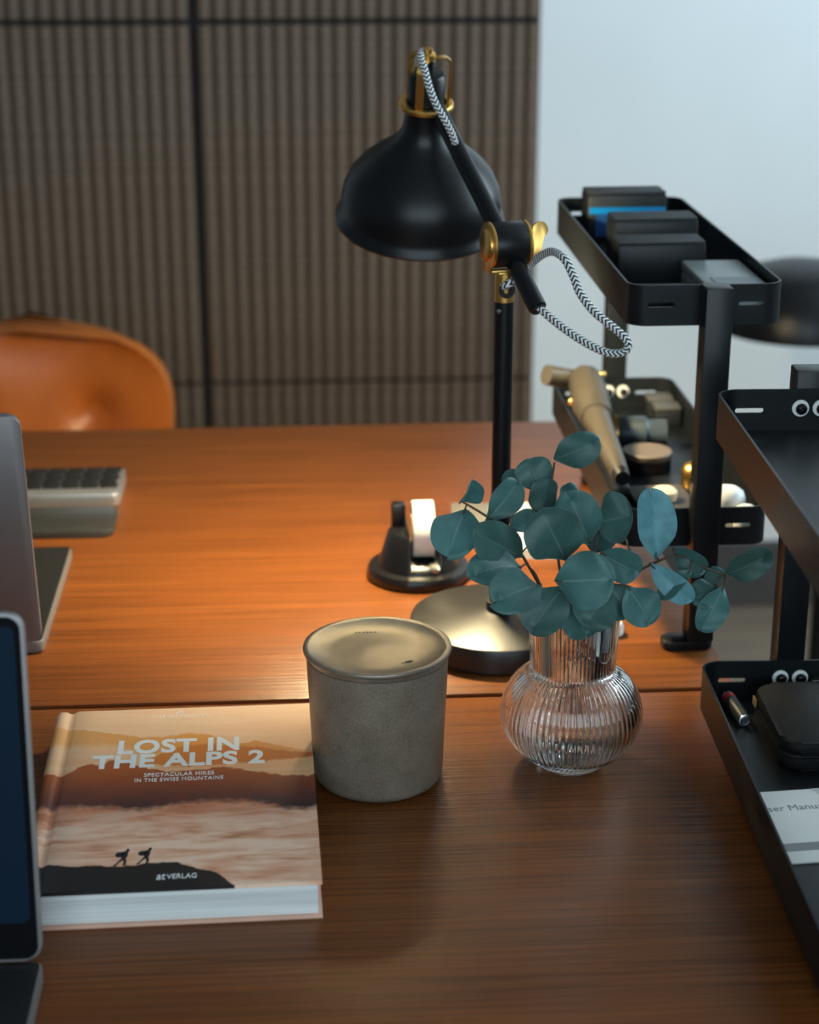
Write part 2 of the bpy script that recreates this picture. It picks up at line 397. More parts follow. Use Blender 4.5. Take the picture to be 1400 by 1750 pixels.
L.new(rp.outputs[0], bs.inputs['Base Color']); bs.inputs['Roughness'].default_value = .42; bs.inputs['Metallic'].default_value = .35
bp = N.new('ShaderNodeBump'); bp.inputs['Strength'].default_value = .12; bp.inputs['Distance'].default_value = .0006
L.new(n1.outputs['Fac'], bp.inputs['Height']); L.new(bp.outputs[0], bs.inputs['Normal'])
M_LID = mat('bronzed_metal_lid', (.36, .315, .25), .36, .75, var=.10, vscale=50, bump=.06, bscale=260)
M_MARK = mat('dark_chip', (.03, .022, .016), .7)
pot = thing('lidded_pot', 'grey-brown speckled stoneware pot with a bronze metal lid', 'pot', (.0541, 1.1505, 0))
b = NB(); lathe(b, [(0, 0), (.0405, 0), (.0438, .0025), (.0455, .006), (.0492, .0915), (.0492, .0938), (0, .0938)], 96); part('pot_body', b, M_POT, pot)
b = NB(); lathe(b, [(0, .0940), (.0488, .0940), (.0492, .0955), (.0494, .0968), (.0510, .0978), (.0516, .0992), (.0512, .1006), (.0498, .1012), (.0465, .1003), (.042, .0985), (.030, .0975), (.012, .0988), (0, .0990)], 96)
lid = part('lid', b, M_LID, pot)
b = NB()
prism(b, [(.0175, -.0235), (.0200, -.0225), (.0212, -.0218), (.0232, -.0222), (.0222, -.0230), (.0206, -.0234), (.0196, -.0240)], .0978, .0982)
prism(b, [(.0150, -.0255), (.0165, -.0247), (.0168, -.0252), (.0154, -.0260)], .0978, .0982)
part('chip_mark', b, M_MARK, lid, smooth=False)
b = NB()
for k in range(6): box(b, -.0145 + k * .0027, -.0130 + k * .0027, .0292, .0304, .0974, .0979)
part('stamped_mark', b, mat('stamp', (.20, .17, .13), .5, .6), lid, smooth=False)

# ------------------------------------------------------------------ ribbed glass vase
M_GLASS = bpy.data.materials.new('clear_glass'); M_GLASS.use_nodes = True
bs = M_GLASS.node_tree.nodes['Principled BSDF']
bs.inputs['Base Color'].default_value = (.97, .99, .99, 1); bs.inputs['Transmission Weight'].default_value = 1; bs.inputs['Roughness'].default_value = .015; bs.inputs['IOR'].default_value = 1.46
vout = [(.0240, .0015), (.0262, .0030), (.0330, .0078), (.0410, .0155), (.0472, .0250), (.0502, .0340), (.0508, .0400), (.0498, .0480), (.0468, .0565), (.0420, .0640), (.0362, .0695), (.0318, .0725), (.0303, .0750), (.0303, .0790), (.0309, .0900), (.0316, .1050), (.0323, .1180), (.0327, .1225)]
def ribbed(bm, prof, seg, ribs, amp, z_flat):
    rings = []
    for r, z in prof:
        a_ = amp * (1.25 if z > .075 else 1) * max(0, min(1, (z - z_flat) / .004)) * (1 if z < .1215 else .2)
        rings.append([bm.verts.new(((r + a_ * math.cos(ribs * th) - a_) * math.cos(th), (r + a_ * math.cos(ribs * th) - a_) * math.sin(th), z)) for th in (2 * math.pi * i / seg for i in range(seg))])
    return rings
def dens(p, n=3):
    q = smooth_path([(r, z, 0) for r, z in p], n); return [(v.x, v.y) for v in q]
b = NB(); SEG = 66 * 6
ro = ribbed(b, dens(vout), SEG, 66, .0006, .0035)
vin = [(r - .0027 - (.0006 if .02 < z < .07 else 0), z) for r, z in dens(vout) if z > .0115][::-1]
ri = [[b.verts.new((r * math.cos(2 * math.pi * i / SEG), r * math.sin(2 * math.pi * i / SEG), z)) for i in range(SEG)] for r, z in [(.0312, .1234)] + vin + [(.030, .0098), (.018, .0086)]]
rings = ro + ri
for a, c in zip(rings[:-1], rings[1:]):
    for i in range(SEG):
        j = (i + 1) % SEG; b.faces.new((a[i], a[j], c[j], c[i]))
v = b.verts.new((0, 0, .0084)); l = rings[-1]
for i in range(SEG): b.faces.new((l[i], l[(i + 1) % SEG], v))
fl = [[b.verts.new((r * math.cos(2 * math.pi * i / SEG), r * math.sin(2 * math.pi * i / SEG), z)) for i in range(SEG)] for r, z in [(.0235, .0), (.0215, .0), (.0200, .0012)]]
seq = [rings[0]] + fl
for a, c in zip(seq[:-1], seq[1:]):
    for i in range(SEG):
        j = (i + 1) % SEG; b.faces.new((a[j], a[i], c[i], c[j]))
v = b.verts.new((0, 0, .0016))
for i in range(SEG): b.faces.new((fl[-1][(i + 1) % SEG], fl[-1][i], v))
vase = single('glass_vase', b, M_GLASS, 'clear ribbed glass vase with a round belly holding eucalyptus', 'vase', (.1930, 1.1630, 0), angle=60)

# ------------------------------------------------------------------ eucalyptus
M_LEAF = bpy.data.materials.new('eucalyptus_leaf'); M_LEAF.use_nodes = True
N, L = nodes(M_LEAF); bs = N['Principled BSDF']; tc = N.new('ShaderNodeTexCoord'); sp = N.new('ShaderNodeSeparateXYZ'); L.new(tc.outputs['UV'], sp.inputs[0])
U, V = sp.outputs[0], sp.outputs[1]         # u across (-1..1 packed to 0..1), v along
ac = math_n(N, L, 'ABSOLUTE', math_n(N, L, 'SUBTRACT', U, .5))
midrib = N.new('ShaderNodeMapRange'); midrib.inputs[1].default_value = .006; midrib.inputs[2].default_value = .022; midrib.inputs[3].default_value = 1; midrib.inputs[4].default_value = 0
L.new(ac, midrib.inputs[0])
nz = N.new('ShaderNodeTexNoise'); nz.inputs['Scale'].default_value = 90; L.new(tc.outputs['Object'], nz.inputs['Vector'])
side = math_n(N, L, 'FRACT', math_n(N, L, 'ADD', math_n(N, L, 'SUBTRACT', math_n(N, L, 'MULTIPLY', V, 5.0), math_n(N, L, 'MULTIPLY', ac, 5.5)), math_n(N, L, 'MULTIPLY', nz.outputs['Fac'], .5)))
sv = N.new('ShaderNodeMapRange'); sv.inputs[1].default_value = .0; sv.inputs[2].default_value = .05; sv.inputs[3].default_value = .20; sv.inputs[4].default_value = 0
L.new(math_n(N, L, 'ABSOLUTE', math_n(N, L, 'SUBTRACT', side, .5)), sv.inputs[0])
n3 = N.new('ShaderNodeTexNoise'); n3.inputs['Scale'].default_value = 55; n3.inputs['Detail'].default_value = 6; L.new(tc.outputs['Object'], n3.inputs['Vector'])
rp = N.new('ShaderNodeValToRGB'); cr = rp.color_ramp
cr.elements[0].position = .3; cr.elements[0].color = (.032, .104, .092, 1); cr.elements[1].position = .72; cr.elements[1].color = (.052, .148, .134, 1)
L.new(n3.outputs['Fac'], rp.inputs[0])
c1 = mixc(N, L, math_n(N, L, 'MAXIMUM', math_n(N, L, 'MULTIPLY', midrib.outputs[0], math_n(N, L, 'SUBTRACT', .95, math_n(N, L, 'MULTIPLY', V, .8))), sv.outputs[0]), rp.outputs[0], (.17, .27, .235))
oi = N.new('ShaderNodeObjectInfo'); hs = N.new('ShaderNodeHueSaturation'); L.new(c1, hs.inputs['Color'])
L.new(math_n(N, L, 'ADD', .72, math_n(N, L, 'MULTIPLY', oi.outputs['Random'], .50)), hs.inputs['Value']); L.new(math_n(N, L, 'ADD', .485, math_n(N, L, 'MULTIPLY', oi.outputs['Random'], .03)), hs.inputs['Hue'])
L.new(hs.outputs[0], bs.inputs['Base Color']); bs.inputs['Roughness'].default_value = .50
bs.inputs['Sheen Weight'].default_value = .25; bs.inputs['Sheen Roughness'].default_value = .5; bs.inputs['Sheen Tint'].default_value = (.7, .95, 1, 1)
M_UNDER_LIT = mat('leaf_underside_lit_blue', (.135, .34, .38), .55, var=.18, vscale=120)  # pale underside colour, brightened to carry the cool light on two leaves
M_STEM = mat('brown_stem', (.085, .055, .035), .7, var=.25, vscale=200, bump=.3, bscale=500)
LEAVES=[
('top',(0.1808,1.1950,0.2185),(0.2082,1.1850,0.2338),0.0228,15,10,0.10),
('left',(0.1128,1.1750,0.1954),(0.1205,1.1650,0.2143),0.0160,55,50,0.05),
('left',(0.1158,1.1720,0.1904),(0.1022,1.1400,0.1711),0.0312,0,12,0.08),
('left',(0.1308,1.1680,0.1843),(0.1535,1.1850,0.2048),0.0202,25,28,0.10),
('left',(0.1538,1.1600,0.1596),(0.1202,1.1350,0.1868),0.0278,0,10,0.08),
('top',(0.1715,1.1950,0.1958),(0.1633,1.2050,0.2143),0.0262,10,18,0.05),
('top',(0.1650,1.2150,0.1936),(0.1483,1.2200,0.1980),0.0141,20,8,0.00),
('top',(0.1706,1.1800,0.1812),(0.1763,1.1900,0.2043),0.0211,-15,22,0.08),
('left',(0.1746,1.1720,0.1749),(0.1487,1.1650,0.1806),0.0194,25,25,0.12),
('top',(0.1861,1.2050,0.1816),(0.2013,1.2150,0.1884),0.0183,20,8,0.00),
('top',(0.1804,1.1300,0.1683),(0.1627,1.1200,0.2052),0.0367,0,8,0.10),
('top',(0.1994,1.1480,0.1733),(0.1842,1.1500,0.2075),0.0286,-8,16,0.08),
('centre',(0.2081,1.1750,0.1777),(0.2302,1.1650,0.1860),0.0341,0,14,0.05),
('centre',(0.2077,1.1800,0.1541),(0.2162,1.1900,0.1713),0.0231,0,8,0.05),
('centre',(0.1711,1.1080,0.1616),(0.2040,1.0920,0.1687),0.0361,0,8,0.10),
('left',(0.1616,1.1180,0.1562),(0.1286,1.0900,0.1559),0.0302,0,10,0.10),
('left',(0.1534,1.1500,0.1566),(0.1171,1.1250,0.1613),0.0262,10,12,0.15),
('centre',(0.1786,1.1280,0.1496),(0.1564,1.1120,0.1258),0.0291,0,10,0.10),
('centre',(0.2088,1.1220,0.1474),(0.1912,1.1080,0.1307),0.0283,5,8,0.12),
('centre',(0.1845,1.1300,0.1380),(0.1947,1.1220,0.1161),0.0254,0,10,0.05),
('centre',(0.2054,1.1350,0.1704),(0.2297,1.1300,0.1581),0.0230,15,12,0.12),
('centre',(0.2127,1.1400,0.1460),(0.2250,1.1320,0.1257),0.0240,0,10,0.08),
('centre',(0.2239,1.1350,0.1456),(0.2377,1.1220,0.1244),0.0262,0,10,0.10),
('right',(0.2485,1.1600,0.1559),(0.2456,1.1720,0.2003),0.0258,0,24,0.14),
('right',(0.2380,1.1880,0.1379),(0.2335,1.1950,0.1567),0.0125,70,10,0.00),
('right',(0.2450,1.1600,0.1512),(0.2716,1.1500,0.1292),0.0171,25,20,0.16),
('right',(0.2716,1.1550,0.1485),(0.2510,1.1500,0.1306),0.0138,30,15,0.05),
('right',(0.2630,1.1750,0.1572),(0.2852,1.1700,0.1419),0.0164,40,20,0.35),
('right',(0.2929,1.1650,0.1322),(0.2757,1.1550,0.1261),0.0205,0,10,0.05),
('right',(0.3020,1.1720,0.1389),(0.2883,1.1780,0.1325),0.0140,20,10,0.05),
('right',(0.3003,1.1700,0.1389),(0.3279,1.1600,0.1569),0.0197,15,16,0.15),
('right',(0.2975,1.1620,0.1333),(0.2810,1.1500,0.1069),0.0205,0,14,0.08),
]
STEMS={
'left':[(0.1873,1.1650,0.0368),(0.1858,1.1630,0.0789),(0.1773,1.1600,0.1162),(0.1605,1.1630,0.1505),(0.1431,1.1680,0.1771),(0.1281,1.1700,0.1883),(0.1144,1.1750,0.1958)],
'top':[(0.1977,1.1680,0.0280),(0.1936,1.1700,0.0755),(0.1887,1.1720,0.1108),(0.1831,1.1780,0.1485),(0.1796,1.1880,0.1798),(0.1789,1.1930,0.1998),(0.1810,1.1960,0.2160)],
'centre':[(0.1984,1.1480,0.0424),(0.1953,1.1500,0.0844),(0.1929,1.1550,0.1178),(0.1974,1.1500,0.1459),(0.2058,1.1650,0.1616),(0.2085,1.1750,0.1782)],
'right':[(0.1919,1.1580,0.0317),(0.2011,1.1600,0.0798),(0.2074,1.1640,0.1092),(0.2154,1.1650,0.1219),(0.2306,1.1700,0.1363),(0.2463,1.1720,0.1465),(0.2658,1.1680,0.1546),(0.2854,1.1700,0.1445),(0.3004,1.1700,0.1380)],
}

HINT = Vector((-.05, -.88, .47)); UNDER = set()
def leaf_bm(B, Tp, w, roll, fold, curl, origin, HINT=HINT):
    B, Tp = Vector(B) - origin, Vector(Tp) - origin
    ax = Tp - B; Ln = ax.length; ax.normalize()
    n = (HINT - ax * HINT.dot(ax)).normalized(); s = n.cross(ax)
    rot = Matrix.Rotation(R(roll), 3, ax); n = rot @ n; s = rot @ s
    rn = random.Random(round((B.x + B.z) * 1e5)); nk = rn.uniform(.07, .20); wob = rn.uniform(-.14, .14)
    n = Matrix.Rotation(R(rn.uniform(-14, 14)), 3, ax) @ n; s = n.cross(ax)
    UNDER.clear(); nu, nv = 12, 18; bm = NB(); lay = bm.loops.layers.uv.verify()
    def hw(t):                                             # half width along the leaf, rounded with a blunt, notched tip
        tt = t ** 1.28
        return (w * 1.08 / 2) * max(.0, 1 - abs(2 * tt - 1) ** 2.25) ** .52 * min(1, .55 + 1.6 * t)
    top, bot = [], []
    for j in range(nv + 1):
        t = (1 - math.cos(math.pi * j / nv)) / 2; ra, rb = [], []
        for i in range(nu + 1):
            a = -1 + 2 * i / nu
            x = a * hw(t)
            notch = nk * Ln * math.cos(a * math.pi / 2) ** 2 * max(0, (t - .62) / .38) ** 2
            y = -.03 * Ln + t * Ln * 1.10 - notch
            z = abs(x) * math.tan(R(fold)) * .8 - curl * Ln * (2 * t - 1) ** 2 + curl * Ln * .6 + .07 * w * math.sin(3.0 * t * math.pi + a * 2 + wob * 20) * abs(a) + wob * a * abs(a) * w * (t - .3)
            p = B + ax * y + s * x + n * (z - (curl * Ln * .6 - curl * Ln) * 0)
            ra.append(bm.verts.new(p + n * .00022)); rb.append(bm.verts.new(p - n * .00022))
        top.append(ra); bot.append(rb)
    cnt = [0]
    def face(vs, uvs, under=False):
        f = bm.faces.new(vs)
        if under: UNDER.add(cnt[0])
        cnt[0] += 1
        for lp, uv in zip(f.loops, uvs): lp[lay].uv = uv
    for j in range(nv):
        for i in range(nu):
            q = [(j, i), (j, i + 1), (j + 1, i + 1), (j + 1, i)]; uv = [(ii / nu, (1 - math.cos(math.pi * jj / nv)) / 2) for jj, ii in q]
            face([top[a][c] for a, c in q], uv); face([bot[a][c] for a, c in q][::-1], uv[::-1], True)
    rim = [(0, i) for i in range(nu)] + [(j, nu) for j in range(nv)] + [(nv, nu - i) for i in range(nu)] + [(nv - j, 0) for j in range(nv)]
    for a, c in zip(rim, rim[1:] + rim[:1]):
        uv = [(q[1] / nu, (1 - math.cos(math.pi * q[0] / nv)) / 2) for q in (a, c)]
        face([top[a[0]][a[1]], bot[a[0]][a[1]], bot[c[0]][c[1]], top[c[0]][c[1]]], [uv[0], uv[0], uv[1], uv[1]])
    return bm
SL_ = {'left': 'eucalyptus stem leaning out over the black tape dispenser', 'top': 'tallest eucalyptus stem, a single round leaf at its tip',
       'centre': 'eucalyptus stem with broad leaves bunched over the vase mouth', 'right': 'eucalyptus stem arching out towards the black tray towers, two pale blue leaves with cool light painted in'}
for k, pts in STEMS.items():
    o0 = Vector(pts[0])
    st = thing('eucalyptus_stem', SL_[k], 'plant stem', pts[0], group='eucalyptus stems in the vase')
    P = smooth_path([Vector(p) - o0 for p in pts], 6); b = NB()
    tube(b, P, [.0013 - .0006 * i / len(P) for i in range(len(P))], 8)
    for br, B, Tp, w, ro_, fo, cu in LEAVES:
        if br != k: continue
        Bv = Vector(B) - o0
        q = min(P, key=lambda p: (p - Bv).length + .5 * max(0, p.z - Bv.z + .006))
        if (q - Bv).length > .003:
            mid = (q + Bv) / 2 + Vector((0, 0, .002)); tube(b, smooth_path([q, mid, Bv, Bv + (Vector(Tp) - Vector(B)) * .12], 4), .00062, 6)
    part('branch', b, M_STEM, st)
    for br, B, Tp, w, ro_, fo, cu in LEAVES:
        if br != k: continue
        blue_lit = cu in (.14, .16)                    # cool light on these leaves painted with the brightened underside colour
        lf = part('leaf', leaf_bm(B, Tp, w, ro_, fo, cu, o0, Vector((.15, -.80, .58)) if k == 'right' else HINT), M_LEAF, st, angle=70)
        lf.data.materials.append(M_UNDER_LIT)
        for p_ in lf.data.polygons: p_.material_index = 1 if (p_.index in UNDER) != blue_lit else 0
        if blue_lit: lf['label'] = 'leaf in pale underside blue with cool light painted in'

# ------------------------------------------------------------------ book
BW, BD, BH = .1838, .2505, .0262
M_COVER = bpy.data.materials.new('printed_cover'); M_COVER.use_nodes = True
N, L = nodes(M_COVER); bs = N['Principled BSDF']; bs.inputs['Roughness'].default_value = .38
tc = N.new('ShaderNodeTexCoord'); sp = N.new('ShaderNodeSeparateXYZ'); L.new(tc.outputs['Object'], sp.inputs[0])
U = math_n(N, L, 'DIVIDE', sp.outputs[0], BW); V = math_n(N, L, 'DIVIDE', sp.outputs[1], BD)
def noise(sx, sy, det=5, dist=0.0):
    mp = N.new('ShaderNodeMapping'); mp.inputs['Scale'].default_value = (sx, sy, 1); L.new(tc.outputs['Object'], mp.inputs[0])
    n = N.new('ShaderNodeTexNoise'); n.inputs['Scale'].default_value = 1; n.inputs['Detail'].default_value = det; n.inputs['Distortion'].default_value = dist
    L.new(mp.outputs[0], n.inputs['Vector']); return n.outputs['Fac']
def profile(pts):
    n = N.new('ShaderNodeFloatCurve'); c = n.mapping.curves[0]; L.new(U, n.inputs['Value'])
    pts = sorted(pts)
    c.points[0].location = pts[0]; c.points[1].location = pts[-1]
    for p in pts[1:-1]: c.points.new(*p)
    for p in c.points: p.handle_type = 'AUTO'
    n.mapping.update(); return n.outputs[0]
rough_n = math_n(N, L, 'MULTIPLY', math_n(N, L, 'SUBTRACT', noise(150, 150, 8), .5), .036)
def below(pts, soft=.004, rough=1.0):            # 1 under the profile line
    p = math_n(N, L, 'ADD', profile(pts), math_n(N, L, 'MULTIPLY', rough_n, rough))
    mr = N.new('ShaderNodeMapRange'); mr.inputs[1].default_value = -soft; mr.inputs[2].default_value = soft
    L.new(math_n(N, L, 'SUBTRACT', p, V), mr.inputs[0]); return mr.outputs[0]
def ramp(f, *st):
    r = N.new('ShaderNodeValToRGB'); c = r.color_ramp
    c.elements[0].position = st[0][0]; c.elements[0].color = st[0][1] + (1,); c.elements[1].position = st[-1][0]; c.elements[1].color = st[-1][1] + (1,)
    for p, q in st[1:-1]: c.elements.new(p).color = q + (1,)
    L.new(f, r.inputs[0]); return r.outputs[0]
def AND(a, b_): return math_n(N, L, 'MULTIPLY', a, b_)
def NOT(a): return math_n(N, L, 'SUBTRACT', 1.0, a)
wisps = noise(9, 95, 6, .8)
sky = ramp(V, (.55, (.93, .47, .22)), (.75, (.95, .54, .30)), (1.0, (.93, .56, .34)))
sky = mixc(N, L, math_n(N, L, 'MULTIPLY', ramp(wisps, (.42, (0, 0, 0)), (.65, (1, 1, 1))), .40), sky, (.96, .72, .46))
r1 = below([(0, .905), (.12, .875), (.235, .847), (.373, .815), (.45, .818), (.507, .829), (.541, .832), (.621, .806), (.66, .775), (.72, .752), (.779, .768), (.823, .757), (.87, .735), (1, .70)])
r1b = below([(0, .79), (.15, .775), (.267, .765), (.337, .73), (.45, .70), (1, .70)], .02)
col = mixc(N, L, AND(r1, NOT(r1b)), sky, ramp(U, (.1, (.86, .42, .15)), (.5, (.88, .36, .08)), (.9, (.80, .32, .09))))
r2 = below([(.0, .55), (.33, .63), (.39, .682), (.469, .734), (.534, .756), (.735, .739), (.846, .716), (.979, .688), (1, .685)])
r2b = below([(0, .7), (.3, .66), (.477, .636), (.651, .631), (.737, .641), (.89, .650), (.978, .656), (1, .66)], .006)
col = mixc(N, L, AND(r2, NOT(r2b)), col, ramp(U, (.4, (.80, .25, .045)), (.95, (.62, .17, .04))))
r3 = below([(0, .625), (.027, .614), (.091, .614), (.129, .646), (.165, .665), (.203, .656), (.244, .682), (.323, .657), (.391, .623), (.479, .602), (.586, .607), (.662, .62), (.716, .604), (.803, .579), (.89, .558), (1, .553)])
r3b = below([(0, .425), (.244, .417), (.37, .396), (.472, .413), (.701, .424), (.806, .406), (.91, .366), (1, .375)], .016, 1.6)
mount = ramp(math_n(N, L, 'ADD', V, math_n(N, L, 'MULTIPLY', math_n(N, L, 'SUBTRACT', noise(60, 60, 5), .5), .06)), (.40, (.055, .028, .030)), (.48, (.19, .050, .030)), (.62, (.47, .115, .030)))
cl = ramp(math_n(N, L, 'ADD', math_n(N, L, 'MULTIPLY', noise(13, 62, 6, 1.4), .6), math_n(N, L, 'MULTIPLY', noise(34, 150, 5, .8), .4)), (.34, (.55, .22, .11)), (.45, (.83, .43, .27)), (.58, (.96, .66, .49)))
redband = N.new('ShaderNodeMapRange'); redband.inputs[1].default_value = .30; redband.inputs[2].default_value = .42; L.new(V, redband.inputs[0])
cl = mixc(N, L, math_n(N, L, 'MULTIPLY', redband.outputs[0], .75), cl, (.60, .17, .07))
low = NOT(below([(0, .5), (1, .5)], .01, 0)); 
col = mixc(N, L, r3b, mixc(N, L, r3, col, mount), cl)
r4 = below([(0, .145), (.054, .137), (.184, .119), (.232, .12), (.321, .11), (.437, .121), (.515, .117), (.576, .089), (.659, .055), (.709, -.001)][:-1] + [(.709, .002), (.72, .0), (1, .0)], .002, .5)
col = mixc(N, L, AND(r4, math_n(N, L, 'LESS_THAN', U, .712)), col, (.012, .011, .012))
L.new(col, bs.inputs['Base Color'])
M_PAGES = bpy.data.materials.new('page_edges'); M_PAGES.use_nodes = True
N, L = nodes(M_PAGES); bs = N['Principled BSDF']; tc = N.new('ShaderNodeTexCoord'); mp = N.new('ShaderNodeMapping'); mp.inputs['Scale'].default_value = (3, 3, 420)
L.new(tc.outputs['Object'], mp.inputs[0]); nz = N.new('ShaderNodeTexNoise'); nz.inputs['Scale'].default_value = 1; nz.inputs['Detail'].default_value = 4; L.new(mp.outputs[0], nz.inputs['Vector'])
rp = N.new('ShaderNodeValToRGB'); rp.color_ramp.elements[0].position = .35; rp.color_ramp.elements[0].color = (.58, .60, .58, 1); rp.color_ramp.elements[1].position = .6; rp.color_ramp.elements[1].color = (.80, .81, .80, 1)
L.new(nz.outputs['Fac'], rp.inputs[0]); L.new(rp.outputs[0], bs.inputs['Base Color']); bs.inputs['Roughness'].default_value = .8
M_BOARD = mat('pink_board', (.72, .42, .31), .6)
M_INKW = mat('white_ink', (.90, .90, .90), .45, var=.02)
M_INKS = mat('pale_spot_varnish', (.98, .84, .70), .3, var=.02)
M_INKB = mat('black_ink', (.010, .009, .010), .5)
book = thing('book', 'hardback hiking book with an orange mountain sunrise cover', 'book', (-.1728, .9630, 0), (0, 0, R(1.0)))
b = NB(); box(b, .004, BW, 0, BD, .0, .0024, .0005); part('back_board', b, M_BOARD, book)
b = NB(); box(b, .003, BW - .0026, .0026, BD - .0045, .0026, BH - .0026); part('page_block', b, M_PAGES, book, smooth=False)
b = NB()                     # front board with hinge groove next to the rounded spine
prof = [(-.0005, BH * .55), (-.0012, BH * .75), (-.0005, BH - .0035), (.0018, BH - .0006), (.0045, BH), (.0075, BH - .0003), (.0095, BH - .0016), (.0115, BH - .0020), (.0135, BH - .0012), (.0158, BH), (.03, BH), (BW, BH)]
lowp = [(BW, BH - .0024), (.0158, BH - .0024), (.0095, BH - .0034), (.0045, BH - .0024), (.0022, BH - .0040), (.0012, BH * .75), (.0016, BH * .55)]
poly = prof + lowp
a0 = [b.verts.new((x, 0, z)) for x, z in poly]; a1 = [b.verts.new((x, BD, z)) for x, z in poly]
b.faces.new(a0); b.faces.new(a1[::-1])
for i in range(len(poly)): b.faces.new((a0[i], a0[(i + 1) % len(poly)], a1[(i + 1) % len(poly)], a1[i]))
part('front_cover', b, M_COVER, book, angle=50)
b = NB(); box(b, -.0006, .0014, 0, BD, .0, BH * .56, .0004); part('spine', b, M_COVER, book)
zt = BH + .00005
def put(s, u0, u1, v0, v1, m, **kw): part('cover_lettering', text_bm(s, u0 * BW, u1 * BW, v0 * BD, v1 * BD, zt, **kw), m, book, smooth=False)
put('LOST IN', .262, .722, .716, .800, M_INKW, bold=.035, space=1.05)
put('THE ALPS 2', .172, .818, .632, .712, M_INKW, bold=.035, space=1.05)
put('SPECTACULAR HIKES', .372, .630, .577, .597, M_INKW, bold=.012, space=1.1)
put('IN THE SWISS MOUNTAINS', .340, .664, .548, .568, M_INKW, bold=.012, space=1.1)
put('THE ALPINISTS', .374, .600, .934, .956, M_INKS, space=1.2)
put('at', .452, .482, .040, .066, M_INKW, bold=0, shear=.15)
put('VERLAG', .486, .585, .042, .064, M_INKW, bold=.0, space=1.05)
b = NB()
for dz in (0, .007):
    prism(b, [(.470 * BW, (.962 + dz) * BD), (.487 * BW, (.974 + dz) * BD), (.504 * BW, (.962 + dz) * BD), (.504 * BW, (.958 + dz) * BD), (.487 * BW, (.969 + dz) * BD), (.470 * BW, (.958 + dz) * BD)], zt - .0001, zt + .0001)
part('cover_emblem', b, M_INKS, book, smooth=False)
def hiker(u, v, sx, sy):          # walking figure with a rucksack, printed flat
    b = NB(); x0, y0 = u * BW, v * BD
    def poly(k): prism(b, [(x0 + x * sx, y0 + y * sy) for x, y in k], zt - .0001, zt + .0001)
    def oval(cx, cy, rx, ry): poly([(cx + rx * math.cos(a * math.pi / 8), cy + ry * math.sin(a * math.pi / 8)) for a in range(16)])
    oval(.30, .915, .105, .085); oval(-.20, .66, .27, .15); poly([(.20, .86), (.40, .88), (.42, .93), (.30, .95)])
    poly([(-.06, .40), (.22, .38), (.32, .60), (.34, .80), (.18, .86), (-.08, .80)])
    poly([(-.06, .42), (.10, .38), (-.22, .14), (-.36, -.01), (-.56, -.01), (-.40, .10)])
    poly([(.02, .42), (.22, .40), (.30, .24), (.24, .03), (.40, .0), (.08, -.01), (.12, .22)])
    part('printed_hiker', b, M_INKB, book, smooth=False)
hiker(.331, .113, .0098, .0205); hiker(.407, .118, .0094, .0195)

# ------------------------------------------------------------------ laptops
M_SGREY = mat('space_grey_aluminium', (.24, .22, .22), .45, .5, var=.03)
M_DGREY = mat('dark_grey_aluminium', (.014, .014, .015), .45, .2, var=.05)
M_SILV = mat('silver_aluminium', (.50, .50, .51), .34, .8, var=.03)
M_KEY = mat('black_key', (.006, .006, .0065), .5)
M_BEZEL = mat('black_bezel', (.003, .003, .004), .5, Specular_IOR_Level=.08)
M_SCREEN = bpy.data.materials.new('lit_dark_blue_screen'); M_SCREEN.use_nodes = True
N, L = nodes(M_SCREEN); bs = N['Principled BSDF']; bs.inputs['Base Color'].default_value = (.002, .003, .005, 1); bs.inputs['Roughness'].default_value = .5; bs.inputs['Specular IOR Level'].default_value = .12
tc = N.new('ShaderNodeTexCoord'); nz = N.new('ShaderNodeTexNoise'); nz.inputs['Scale'].default_value = 5; L.new(tc.outputs['Object'], nz.inputs['Vector'])
rp = N.new('ShaderNodeValToRGB'); rp.color_ramp.elements[0].color = (.0, .006, .020, 1); rp.color_ramp.elements[1].color = (.0, .022, .058, 1); L.new(nz.outputs['Fac'], rp.inputs[0])
L.new(rp.outputs[0], bs.inputs['Emission Color']); bs.inputs['Emission Strength'].default_value = .5
